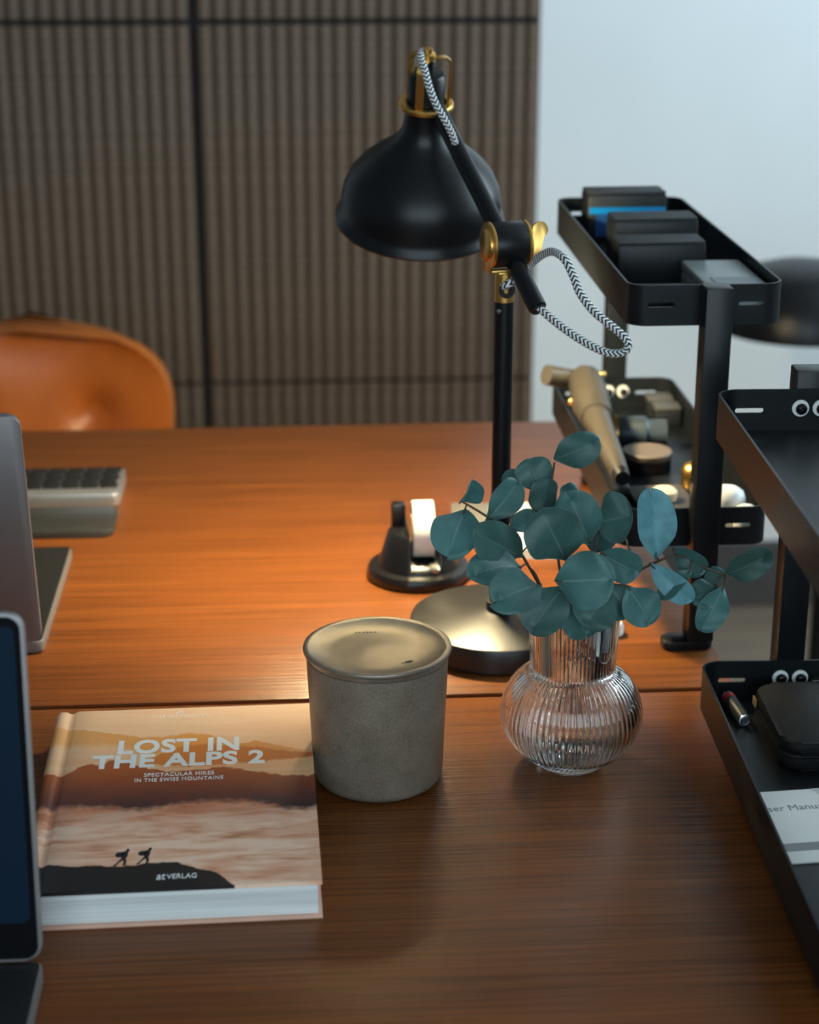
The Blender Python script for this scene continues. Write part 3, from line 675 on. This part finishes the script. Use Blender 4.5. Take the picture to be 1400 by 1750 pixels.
def laptop(label, xr, yh, towards, tilt, w=.31, d=.222, h=.205, lit=False, shell=M_SGREY, deck=M_DGREY, yaw=0):
    """towards: -1 keyboard on the camera side of the hinge, +1 on the far side"""
    t = thing('laptop', label, 'laptop', (xr, yh, 0), (0, 0, yaw))
    y0, y1 = (0.001, d) if towards > 0 else (-d, -0.001)
    b = NB(); prism(b, rrect(-w, 0, y0, y1, .0055), .0012, .0110, .0012); ba = part('laptop_base', b, shell, t)
    b = NB(); prism(b, rrect(-w + .0015, -.0015, y0 + .001, y1 - .001, .0045), .0110, .0114); part('palm_deck', b, deck, ba)
    for sx in (-w + .03, -.03):
        for yy in (y0 + .03, y1 - .03):
            b = NB(); lathe(b, [(0, 0), (.006, 0), (.006, .0012), (0, .0012)], 16); part('foot', b, M_RUBBER, t, (sx, yy, 0))
    key0 = NB(); box(key0, -.0078, .0078, -.0078, .0078, 0, .0012, .0005); km = mesh_of('key', key0, M_KEY)
    for r_ in range(5):
        for c_ in range(14):
            yk = y0 + .035 + r_ * .0185 if towards > 0 else y1 - .035 - r_ * .0185
            part('key', km, None, ba, (-.030 - c_ * .0192, yk, .0114))
    ang = R(tilt)     # lean of the lid away from its own keyboard
    b = NB(); prism(b, rrect(-w, 0, 0, h, .0095), -.0026, .0026, .0009)
    lid = part('laptop_lid', b, shell, t, (0, 0, .0125), (R(90) + ang * (1 if towards > 0 else -1), 0, 0))
    # the display sits on the keyboard side of the lid
    zs = .0027 if towards < 0 else -.0027
    b = NB(); prism(b, rrect(-w + .0022, -.0022, .0015, h - .0022, .008), min(zs, zs * 1.15), max(zs, zs * 1.15)); bz = part('bezel', b, M_BEZEL, lid)
    b = NB(); prism(b, rrect(-w + .0055, -.0055, .024, h - .0075, .005), min(zs * 1.16, zs * 1.22), max(zs * 1.16, zs * 1.22)); part('display', b, M_SCREEN, lid)
    b = NB(); tube(b, [(-w + .03, 0, .0105), (-.03, 0, .0105)], .0036, 12); part('hinge', b, M_KEY, t)
    return t
laptop('grey laptop seen from behind, its back towards the book', -.209, 1.379, 1, 9.5)
laptop('laptop with a dark blue lit screen and silver edge beside the book', -.1515, .915, -1, 6.5, h=.2085)

# keyboard and trackpad in front of the orange chair
kb = thing('keyboard', 'silver keyboard with black keys on the far desk', 'keyboard', (-.1770, 1.7400, 0))
b = NB(); prism(b, rrect(-.29, 0, 0, .084, .006), .0012, .0150, .0015); part('keyboard_body', b, M_SILV, kb)
key0 = NB(); box(key0, -.0086, .0086, -.0057, .0057, 0, .0022, .0006); km = mesh_of('key', key0, M_KEY)
for r_ in range(5):
    for c_ in range(14): part('key', km, None, kb, (-.0120 - c_ * .0192 - (r_ % 2) * .002, .0235 + r_ * .0130, .0150))
for xx in (-.27, -.02):
    for yy in (.012, .072): b = NB(); lathe(b, [(0, 0), (.004, 0), (.004, .0012), (0, .0012)], 12); part('foot', b, M_RUBBER, kb, (xx, yy, 0))
b = NB(); prism(b, rrect(-.16, 0, 0, .074, .010), 0, .0070, .0015)
single('trackpad', b, mat('grey_slab', (.032, .032, .030), .4, .2), 'flat dark grey slab with rounded corners beside the silver keyboard', 'trackpad', (-.1765, 1.6530, 0))

# ------------------------------------------------------------------ tape dispenser
tp = thing('tape_dispenser', 'black conical tape dispenser on a round foot', 'tape dispenser', (.1105, 1.5350, 0))
M_TD = mat('black_dispenser_plastic', (.0035, .0035, .0045), .3)
b = NB(); lathe(b, [(0, 0), (.0455, 0), (.0470, .002), (.0470, .0080), (.0450, .0115), (.0385, .0128), (0, .0128)], 64); part('foot', b, M_TD, tp)
b = NB(); lathe(b, [(0, .0128), (.0375, .0128), (.0285, .0425), (.0265, .0448), (0, .0448)], 64); me = mesh_of('dispenser_body', b, M_TD)
c = NB(); box(c, -.0095, .0158, -.05, .05, .019, .06)
me = boolean(me, [mesh_of('cut', c, M_TD)]); part('dispenser_body', me, None, tp)
b = NB(); box(b, -.0245, -.0115, .006, .020, .0440, .0660, .002); part('core_support', b, M_TD, tp)
b = NB(); box(b, -.0075, .0140, -.0352, -.0325, .0140, .0195, .0008); part('cutter_plate', b, M_STEEL, tp)
M_TAPE = mat('white_tape', (.86, .85, .82), .45, var=.01)
rl = thing('tape_roll', 'white roll of tape sitting in the black dispenser', 'tape roll', (.1137, 1.5330, .0203))
b = NB(); lathe(b, [(.0135, -.0095), (.0252, -.0095), (.0256, -.0090), (.0256, .0090), (.0252, .0095), (.0135, .0095)], 64, closed=True)
part('tape', b, M_TAPE, rl, (0, 0, .0256), (0, R(90), 0))
b = NB(); lathe(b, [(.0120, -.0105), (.0134, -.0105), (.0134, .0105), (.0120, .0105)], 48, closed=True); part('core', b, mat('card_core', (.45, .33, .2), .8), rl, (0, 0, .0256), (0, R(90), 0))

# papers behind the lamp, white cap, pen
nb = thing('notebook', 'thin grey notebook lying behind the tape dispenser', 'notebook', (.1500, 1.6080, 0), (0, 0, R(-3)))
b = NB(); box(b, 0, .052, 0, .108, 0, .0012, .0004); part('back_cover', b, mat('grey_card', (.16, .15, .14), .7), nb)
b = NB(); box(b, .001, .051, .001, .107, .0013, .0046); part('page_block', b, M_PAGES, nb, smooth=False)
b = NB(); box(b, 0, .052, 0, .108, .0047, .0058, .0004); part('front_cover', b, mat('grey_card_front', (.16, .15, .14), .6), nb)
nd = thing('notepad', 'small white notepad behind the lamp post', 'notepad', (.2085, 1.5700, 0), (0, 0, R(-4)))
b = NB(); box(b, 0, .040, 0, .132, 0, .0090); part('page_block', b, M_PAGES, nd, smooth=False)
b = NB(); box(b, -.0003, .0403, -.0003, .1323, .0091, .0096, .0002); part('top_sheet', b, mat('white_paper', (.82, .80, .76), .8, var=.02), nd)
pn = thing('pen', 'black pen with a steel tip lying across the notepad', 'pen', (.2050, 1.6400, .0142), (0, 0, R(38)))
b = NB(); tube(b, [(-.05, 0, 0), (-.046, 0, 0), (.05, 0, 0)], [.0030, .0042, .0042], 16); part('barrel', b, M_BLACK, pn)
b = NB(); tube(b, [(.0501, 0, 0), (.058, 0, 0), (.062, 0, 0)], [.0040, .0022, .0006], 16); part('tip', b, M_STEEL, pn)
b = NB(); lathe(b, [(0, 0), (.0095, 0), (.0110, .0015), (.0112, .0080), (.0095, .0110), (.004, .0122), (0, .0124)], 32)
single('bottle_cap', b, M_WHITEP, 'small white cap on the desk beside the lamp base', 'cap', (.2615, 1.3900, 0))

# ------------------------------------------------------------------ tray towers
TW, TD_, TH_ = .1235, .402, .0325
def tray_mesh():
    b = NB()
    o_ = rrect(-TW / 2, TW / 2, 0, TD_, .016, 8); i_ = rrect(-TW / 2 + .0016, TW / 2 - .0016, .0016, TD_ - .0016, .0145, 8)
    lv = [[b.verts.new((x, y, z)) for x, y in pl] for pl, z in ((o_, 0), (o_, TH_), (i_, TH_), (i_, .0018))]
    n = len(o_)
    for a, c in zip(lv[:-1], lv[1:]):
        for i in range(n): b.faces.new((a[i], a[(i + 1) % n], c[(i + 1) % n], c[i]))
    b.faces.new(lv[0][::-1]); b.faces.new(lv[-1])
    me = mesh_of('tray', b, M_TRAY); cuts = []
    for xx in (-.036, .036):
        for yy in (0, TD_):
            c = NB(); pl = rrect(xx - .0105, xx + .0105, .0150, .0186, .0017, 4)
            v0 = [c.verts.new((x, yy - .006, z)) for x, z in pl]; v1 = [c.verts.new((x, yy + .006, z)) for x, z in pl]
            c.faces.new(v0); c.faces.new(v1[::-1])
            for i in range(len(pl)): c.faces.new((v0[i], v0[(i + 1) % len(pl)], v1[(i + 1) % len(pl)], v1[i]))
            cuts.append(mesh_of('cut', c, M_TRAY))
    me = boolean(me, cuts)
    for p in me.polygons: p.use_smooth = True
    me.set_sharp_from_angle(angle=R(40)) if hasattr(me, 'set_sharp_from_angle') else None
    return me
TRAY = tray_mesh()
wb = NB(); lathe(wb, [(.0022, 0), (.0062, 0), (.0062, .0010), (.0022, .0010)], 32, closed=True); WASHER = mesh_of('washer', wb, M_WHITEP)
sb = NB(); lathe(sb, [(0, 0), (.0040, 0), (.0042, .0012), (.0034, .0026), (.0018, .0032), (.0012, .0022), (0, .0022)], 24); SCREW = mesh_of('screw', sb, mat('black_screw', (.02, .02, .022), .2, .6))
def tower(label, loc, rot, levels, ztop, screws, px):
    t = thing('desk_organizer', label, 'organizer', loc, rot, group='black two-tray desk organizers')
    for z in levels:
        tr = part('tray', TRAY, None, t, (0, 0, z))
        for yy, s in ((TD_ - .0016, -1), (.0016, 1)):
            for dx in (-.0075, .0075):
                part('washer', WASHER, None, tr, (px + dx, yy, .0185), (R(90) * (1 if s < 0 else -1), 0, 0))
                part('screw', SCREW, None, tr, (px + dx + .0006, yy + s * .0009, .0180), (R(90) * (1 if s < 0 else -1), 0, 0))
    for yy in (-.0225, TD_ + .0003):
        b = NB(); box(b, px - .0107, px + .0107, yy, yy + .0222, .0081, ztop, .0012); part('upright', b, M_TRAY, t)
        b = NB(); prism(b, rrect(px - .0300, px + .0112, yy + .001, yy + .0212, .006), 0, .0080, .002); part('foot', b, M_TRAY, t)
    return t
tower('black organizer whose upper tray holds camera batteries', (.3240, 1.3720, 0), (0, 0, 0), (.2690, .0845), .3030, 0, .0050)
ft = tower('black organizer whose lower tray holds a user manual leaflet', (.3510, .8385, 0), (0, 0, R(-1.9)), (.0075, .2210), .2660, 0, .0085)
for xx in (-.052, .052):
    for yy in (.270, .05):
        b = NB(); lathe(b, [(0, 0), (.004, 0), (.005, .002), (.005, .0073), (0, .0073)], 16); part('rubber_foot', b, M_RUBBER, ft, (xx, yy, 0))

# things in the upper tray of the far organizer
M_BATT = mat('ribbed_black_plastic', (.009, .011, .013), .42, Specular_IOR_Level=.3, var=.1)
M_RIB = mat('grey_black_rib', (.022, .026, .029), .5)
M_BLUE = mat('blue_label', (.0, .20, .55), .35, var=.04)
FZ = .2690 + .0018
for k, (x, y, rz, lab) in enumerate(((.3200, 1.7180, 1, 'black camera battery with a bright blue label by the tray end'), (.3235, 1.5950, 0, 'black camera battery with a blue label, between two others'),
                                      (.3160, 1.5280, 0, 'lowest black camera battery, beside the grey plastic case'))):
    h = (.0455, .0430, .0350)[k]
    t = thing('camera_battery', lab, 'battery', (x, y, FZ), (0, 0, R(rz)), 'camera batteries in the upper tray')
    b = NB(); box(b, -.038, .038, -.017, .021, 0, h, .003)
    part('battery_body', b, M_BATT, t)
    for j in range(5):
        b = NB(); box(b, -.0375, .0375, -.0140 + j * .0072, -.0095 + j * .0072, h - .0005, h + .0020, .0008); part('rib', b, M_RIB, t)
    if k < 2:
        b = NB(); box(b, -.0365, .0365, -.0176, -.0172, (.0275, .0230)[k], (.0335, .0290)[k], 0); part('label_strip', b, M_BLUE, t, label='bright blue printed strip')
        b = NB(); box(b, -.0300, .0365, -.0175, -.0171, .006, (.0274, .0229)[k], 0); part('label_base', b, mat('dark_blue_label_base', (.004, .045, .17), .4), t)
M_CASE = mat('frosted_grey_plastic', (.22, .25, .25), .35, var=.08, vscale=30)
t = thing('plastic_case', 'flat frosted grey plastic case lying in the upper tray', 'case', (.3560, 1.4320, FZ + .0002))
b = NB(); box(b, -.0245, .0245, -.048, .072, 0, .0140, .002); part('case_bottom', b, M_CASE, t)
b = NB(); box(b, -.0250, .0250, -.0485, .0725, .0142, .0225, .002); part('case_lid', b, M_CASE, t)
b = NB(); box(b, -.016, .019, -.040, .001, .0226, .0231); part('label_window', b, mat('dark_blue_label', (.02, .05, .07), .3), t, label='dark blue label window')
box0 = NB(); box(box0, -.028, .028, -.026, .026, 0, .0140, .002)
single('adapter_box', box0, M_BATT, 'low black box in the upper tray beside the grey case', 'box', (.2985, 1.4300, FZ))

# things in the lower tray of the far organizer
M_BRZ = mat('bronze_grey_shell', (.050, .043, .034), .38, .30, var=.06)
LZ = .0845 + .0018
g = thing('camera_gimbal', 'bronze-grey handheld camera gimbal leaning in the lower tray', 'gimbal', (.2720, 1.4400, .118))
def G(x, y, z): return (x - .2720, y - 1.4400, z - .118)
b = NB(); pth = smooth_path([G(.2725, 1.4310, .1280), G(.2735, 1.470, .1290), G(.2750, 1.530, .1315), G(.2760, 1.575, .1335)], 6)
tube(b, pth, [.0075 + .0055 * i / (len(pth) - 1) for i in range(len(pth))], 24); part('handle', b, M_BRZ, g)
b = NB(); lathe(b, [(.0130, 0), (.0148, .0005), (.0148, .003), (.0130, .0035)], 32, closed=True)
part('handle_ring', b, M_BRZ, g, G(.2760, 1.5755, .1335), (R(-86), 0, R(-4)))
b = NB(); pth = smooth_path([G(.2760, 1.577, .1335), G(.2770, 1.610, .1380), G(.2780, 1.645, .1440), G(.2790, 1.672, .1480)], 6)
tube(b, pth, [.0150, .0155, .0160, .0165, .017, .0172, .0174, .0176, .0176, .0176, .0175, .0174, .0172, .017, .0166, .016, .0145, .0115, .007][:len(pth)], 28); part('motor_body', b, M_BRZ, g)
b = NB(); pth = [G(.2690, 1.668, .1465), G(.2600, 1.664, .1480), G(.2500, 1.660, .1505), G(.2405, 1.656, .1535)]
tube(b, [Vector(p) for p in pth], [.0085, .0095, .0100, .0098], 24); part('tilt_motor', b, M_BRZ, g)
for (x, y, z, r_) in ((.2610, 1.6300, .1340, .0040), (.2660, 1.6080, .1330, .0075), (.2935, 1.655, .1530, .0040)):
    b = NB(); bmesh.ops.create_uvsphere(b, u_segments=20, v_segments=12, radius=r_); part('knob', b, M_BRASS if r_ < .005 else M_BRZ, g, G(x, y, z))
b = NB(); tube(b, [G(.2725, 1.4305, .1278), G(.2724, 1.4200, .1274)], [.0078, .0060], 20); part('end_cap', b, M_BLACK, g)
b = NB(); box(b, -.010, .010, -.070, .085, 0, .0190, .003)
single('battery_grip', b, M_BLACK, 'black grip block underneath the bronze gimbal', 'grip', (.2785, 1.5300, LZ))
ln = thing('small_torch', 'short dark torch with a brass-rimmed front in the lower tray', 'torch', (.3040, 1.6300, LZ + .0165), (0, 0, R(-6)))
b = NB(); lathe(b, [(0, .002), (.0155, .002), (.0160, .003), (.0160, .028), (.0130, .031), (.0130, .048), (0, .048)], 40); part('torch_body', b, mat('dark_blue_metal', (.04, .055, .07), .4, .5), ln, (0, 0, 0), (0, R(90), 0))
b = NB(); lathe(b, [(.0100, -.002), (.0160, -.002), (.0165, -.001), (.0165, .0018), (.0100, .0018)], 40, closed=True); part('front_ring', b, M_BRASS, ln, (0, 0, 0), (0, R(90), 0))
b = NB(); lathe(b, [(0, .0008), (.0098, .0008), (.0098, .0018), (0, .0018)], 32); part('lens', b, mat('bronze_lens', (.25, .18, .10), .2, .6), ln, (0, 0, 0), (0, R(90), 0))
for x, y, lab in ((.3680, 1.742, 'small grey-black memory card box against the tray end'), (.3690, 1.710, 'small grey-black memory card box beside the torch')):
    t = thing('card_box', lab, 'box', (x, y, LZ), group='memory card boxes')
    b = NB(); box(b, -.013, .013, -.012, .012, 0, .016, .0015); part('box_body', b, M_BATT, t)
    b = NB(); box(b, -.0132, .0132, -.0122, .0122, .0162, .0205, .0015); part('box_lid', b, mat('dark_grey_lid', (.05, .05, .05), .5), t)
tn = thing('round_tin', 'round black tin with a beige-brown top in the lower tray', 'tin', (.3225, 1.5690, LZ))
b = NB(); lathe(b, [(0, 0), (.0215, 0), (.0225, .001), (.0225, .0120), (0, .0120)], 48); part('tin_body', b, M_BLACK, tn)
b = NB(); lathe(b, [(0, .0121), (.0228, .0121), (.0232, .0128), (.0232, .0172), (.0222, .0182), (0, .0184)], 48); part('tin_lid', b, mat('beige_brown_lid', (.095, .074, .057), .5, .1), tn)
t = thing('flat_box', 'flat dark box with a brownish lid at the open end of the lower tray', 'box', (.3130, 1.4480, LZ), (0, 0, R(3)))
b = NB(); box(b, -.0245, .0245, -.030, .034, 0, .0100, .0015); part('box_body', b, M_BLACK, t)
b = NB(); box(b, -.0250, .0250, -.0305, .0345, .0102, .0140, .0015); part('box_lid', b, mat('brown_black_card', (.025, .021, .018), .6), t)
b = NB(); lathe(b, [(0, 0), (.010, 0), (.011, .002), (.011, .008), (.008, .0105), (0, .011)], 32)
single('cream_cap', b, mat('cream_plastic', (.62, .50, .36), .45), 'cream round cap lying on the flat dark box', 'cap', (.3130, 1.4420, LZ + .0141))
b = NB(); lathe(b, [(0, 0), (.0100, 0), (.0118, .003), (.0118, .016), (.009, .021), (.004, .0235), (0, .024)], 32)
single('brass_knob', b, M_BRASS, 'small rounded brass knob standing beside the front upright', 'knob', (.3550, 1.5150, LZ))
for x, y, r_, h in ((.3610, 1.4150, .0150, .0345), (.3715, 1.3920, .0100, .0260)):
    b = NB(); lathe(b, [(0, 0), (r_ * .9, 0), (r_, .002), (r_, h - r_ * .7), (r_ * .86, h - r_ * .3), (r_ * .5, h - .001), (0, h)], 40)
    single('white_jar', b, M_WHITEP, 'larger white rounded jar in the lower tray' if r_ > .012 else 'smaller white rounded jar against the tray wall', 'jar', (x, y, LZ), group='white jars in the lower tray')

# things in the near organizer
NZ = .0075 + .0018
bt = thing('aaa_battery', 'slim grey battery with a red band lying in the low tray', 'battery', (.3268, 1.1890, NZ + .0053), (0, 0, R(4)))
M_CELL = mat('dark_green_grey_wrap', (.03, .038, .038), .4, 0, var=.25, vscale=300)
b = NB(); tube(b, [(0, .0012, 0), (0, .0340, 0)], .0052, 28); part('wrap', b, M_CELL, bt)
b = NB(); tube(b, [(0, .0341, 0), (0, .0395, 0)], .00522, 28); part('red_band', b, mat('red_band', (.45, .02, .02), .35), bt)
b = NB(); tube(b, [(0, .0396, 0), (0, .0430, 0)], [.0051, .0048], 28); part('positive_end', b, M_STEEL, bt)
b = NB(); tube(b, [(0, .0431, 0), (0, .0445, 0)], .0019, 16); part('positive_nub', b, M_STEEL, bt)
b = NB(); lathe(b, [(0, 0), (.0022, 0), (.0024, -.0004), (.0030, -.0005), (.0034, .0000), (.0044, .0000), (.0050, .0004), (.0051, .0011), (0, .0011)], 28); part('negative_end', b, M_STEEL, bt, (0, 0, 0), (R(-90), 0, 0))
cs = thing('zip_case', 'black soft rounded case lying in the low tray', 'case', (.3880, 1.1700, NZ), (0, 0, R(-2)))
b = NB(); prism(b, rrect(-.0505, .012, -.053, .050, .014), .0002, .0100, .003); part('case_bottom', b, mat('black_fabric', (.004, .004, .005), .7, bump=.3, bscale=1500, Specular_IOR_Level=.2), cs)
b = NB(); prism(b, rrect(-.0500, .0115, -.0525, .0495, .014), .0113, .0215, .004); part('case_top', b, mat('black_fabric_top', (.004, .004, .005), .6, bump=.2, bscale=1500, Specular_IOR_Level=.2), cs)
b = NB(); prism(b, rrect(-.0490, .0105, -.0515, .0485, .013), .0098, .0115); part('zip', b, M_RUBBER, cs)
b = NB(); box(b, -.0525, -.0508, .030, .038, .010, .0165, .0004); part('zip_pull', b, mat('tan_tab', (.30, .20, .10), .5), cs)
ml = thing('manual_leaflet', 'white user manual leaflet with a grey band in the low tray', 'leaflet', (.3475, 1.0440, NZ), (0, 0, R(4)))
M_PAPER = mat('leaflet_paper', (.72, .72, .68), .8, var=.02)
b = NB(); box(b, -.0440, .0440, -.0470, .0470, 0, .0012, .0003); part('paper_sheet', b, M_PAPER, ml)
M_GREYINK = mat('grey_ink', (.20, .21, .21), .8); M_PALEINK = mat('pale_grey_ink', (.50, .51, .48), .8)
part('manual_lettering', text_bm('User Manual', -.040, .006, .0195, .0265, .00125, thick=.0001, bold=0), M_GREYINK, ml, smooth=False)
b = NB(); box(b, -.0439, .0439, -.0330, -.0230, .0012, .0013); part('grey_band', b, M_GREYINK, ml, smooth=False)
b = NB(); prism(b, [(.004, .0469), (.0439, .0469), (.0439, -.010), (.030, -.012)], .0012, .0013); part('grey_photo', b, M_PALEINK, ml, smooth=False)
UZ = .2210 + .0018
b = NB(); prism(b, rrect(-.030, .016, -.075, .040, .006), 0, .0160, .002)
single('hard_drive', b, M_BATT, 'black slab lying in the upper tray above the leaflet', 'hard drive', (.3880, 1.0450, UZ))

# ------------------------------------------------------------------ orange chair
M_LEATHER = mat('orange_leather', (.52, .135, .020), .36, var=.06, vscale=25, bump=.12, bscale=700)
ch = thing('office_chair', 'orange leather chair with a buttoned backrest behind the desk', 'chair', (-.366, 2.45, -T))
def back_surface(nu=36, nv=30, W=.203, H=.413, zb=.345):
    b = NB(); top, bot = [], []
    for j in range(nv + 1):
        ra, rb = [], []
        for i in range(nu + 1):
            u = -1 + 2 * i / nu; v = j / nv
            uu = math.copysign(abs(u) ** .9, u)
            wv = W * (1 - .15 * (1 - v) ** 1.5) * (max(0, 1 - max(0, (v - .62) / .38) ** 3.4) ** .36 if v > .62 else 1)
            x = uu * wv; z = zb + H * v
            wrap = -.075 * (abs(uu) ** 2.6)                      # sides come forward
            y = .02 + .05 * (v - .3) + wrap
            puff = .030 * (1 - abs(uu) ** 5) * (1 - abs(2 * v - 1) ** 6)
            for bx, bz in ((-.089, .630), (.089, .630), (-.089, .48), (.089, .48)):
                dd = math.hypot(x - bx, (z - bz)); puff -= .026 * math.exp(-(dd / .030) ** 2)
            ra.append(b.verts.new((x, y - puff - .008, z))); rb.append(b.verts.new((x * 1.02, y + .024 + .01 * (1 - abs(uu) ** 4), z)))
        top.append(ra); bot.append(rb)
    for j in range(nv):
        for i in range(nu):
            b.faces.new((top[j][i], top[j][i + 1], top[j + 1][i + 1], top[j + 1][i])); b.faces.new((bot[j][i + 1], bot[j][i], bot[j + 1][i], bot[j + 1][i + 1]))
    rim = [(0, i) for i in range(nu)] + [(j, nu) for j in range(nv)] + [(nv, nu - i) for i in range(nu)] + [(nv - j, 0) for j in range(nv)]
    for a, c in zip(rim, rim[1:] + rim[:1]):
        try: b.faces.new((top[a[0]][a[1]], bot[a[0]][a[1]], bot[c[0]][c[1]], top[c[0]][c[1]]))
        except ValueError: pass
    return b
part('backrest', back_surface(), M_LEATHER, ch, angle=80)
for bx, bz in ((-.089, .630), (.089, .630), (-.089, .48), (.089, .48)):
    b = NB(); lathe(b, [(0, .005), (.006, .0045), (.0085, .002), (.0088, 0), (0, 0)], 20); part('button', b, M_LEATHER, ch, (bx, .022 + .05 * ((bz - .345) / .425 - .3) - .0135 - .006, bz), (R(90), 0, 0))
b = NB(); box(b, -.215, .215, -.43, .03, .38, .46, .03, 4); part('seat', b, M_LEATHER, ch)
b = NB(); lathe(b, [(0, .08), (.025, .08), (.025, .379), (0, .379)], 24); part('column', b, M_BLACK, ch, (0, -.2, 0))
for k in range(5):
    a = R(72 * k + 18); b = NB(); tube(b, [(0, -.2, .09), (.14 * math.cos(a), -.2 + .14 * math.sin(a), .075), (.28 * math.cos(a), -.2 + .28 * math.sin(a), .05)], [.022, .018, .014], 12); part('base_arm', b, M_BLACK, ch)
    b = NB(); lathe(b, [(0, -.012), (.025, -.012), (.025, .012), (0, .012)], 20); part('castor', b, M_RUBBER, ch, (.285 * math.cos(a), -.2 + .285 * math.sin(a), .025), (0, R(90), a + R(90)))

# ------------------------------------------------------------------ far right of the room
fl_ = thing('floor_lamp', 'black floor lamp with a round dome shade before the white wall', 'lamp', (.8110, 2.55, -T))
b = NB(); lathe(b, [(0, 0), (.16, 0), (.16, .012), (.03, .022), (0, .022)], 48); part('lamp_base', b, M_BLACK, fl_)
b = NB(); lathe(b, [(0, .0221), (.017, .0221), (.017, .785), (.014, .792), (0, .792)], 24); part('pole', b, M_BLACK, fl_)
b = NB(); lathe(b, [(.122, .585), (.125, .588), (.124, .605), (.112, .640), (.085, .668), (.045, .680), (.012, .684), (0, .684), (0, .679), (.040, .675), (.082, .658), (.108, .632), (.120, .604)], 56, closed=False)
part('dome_shade', b, M_BLACK, fl_, (-.070, 0, .130))
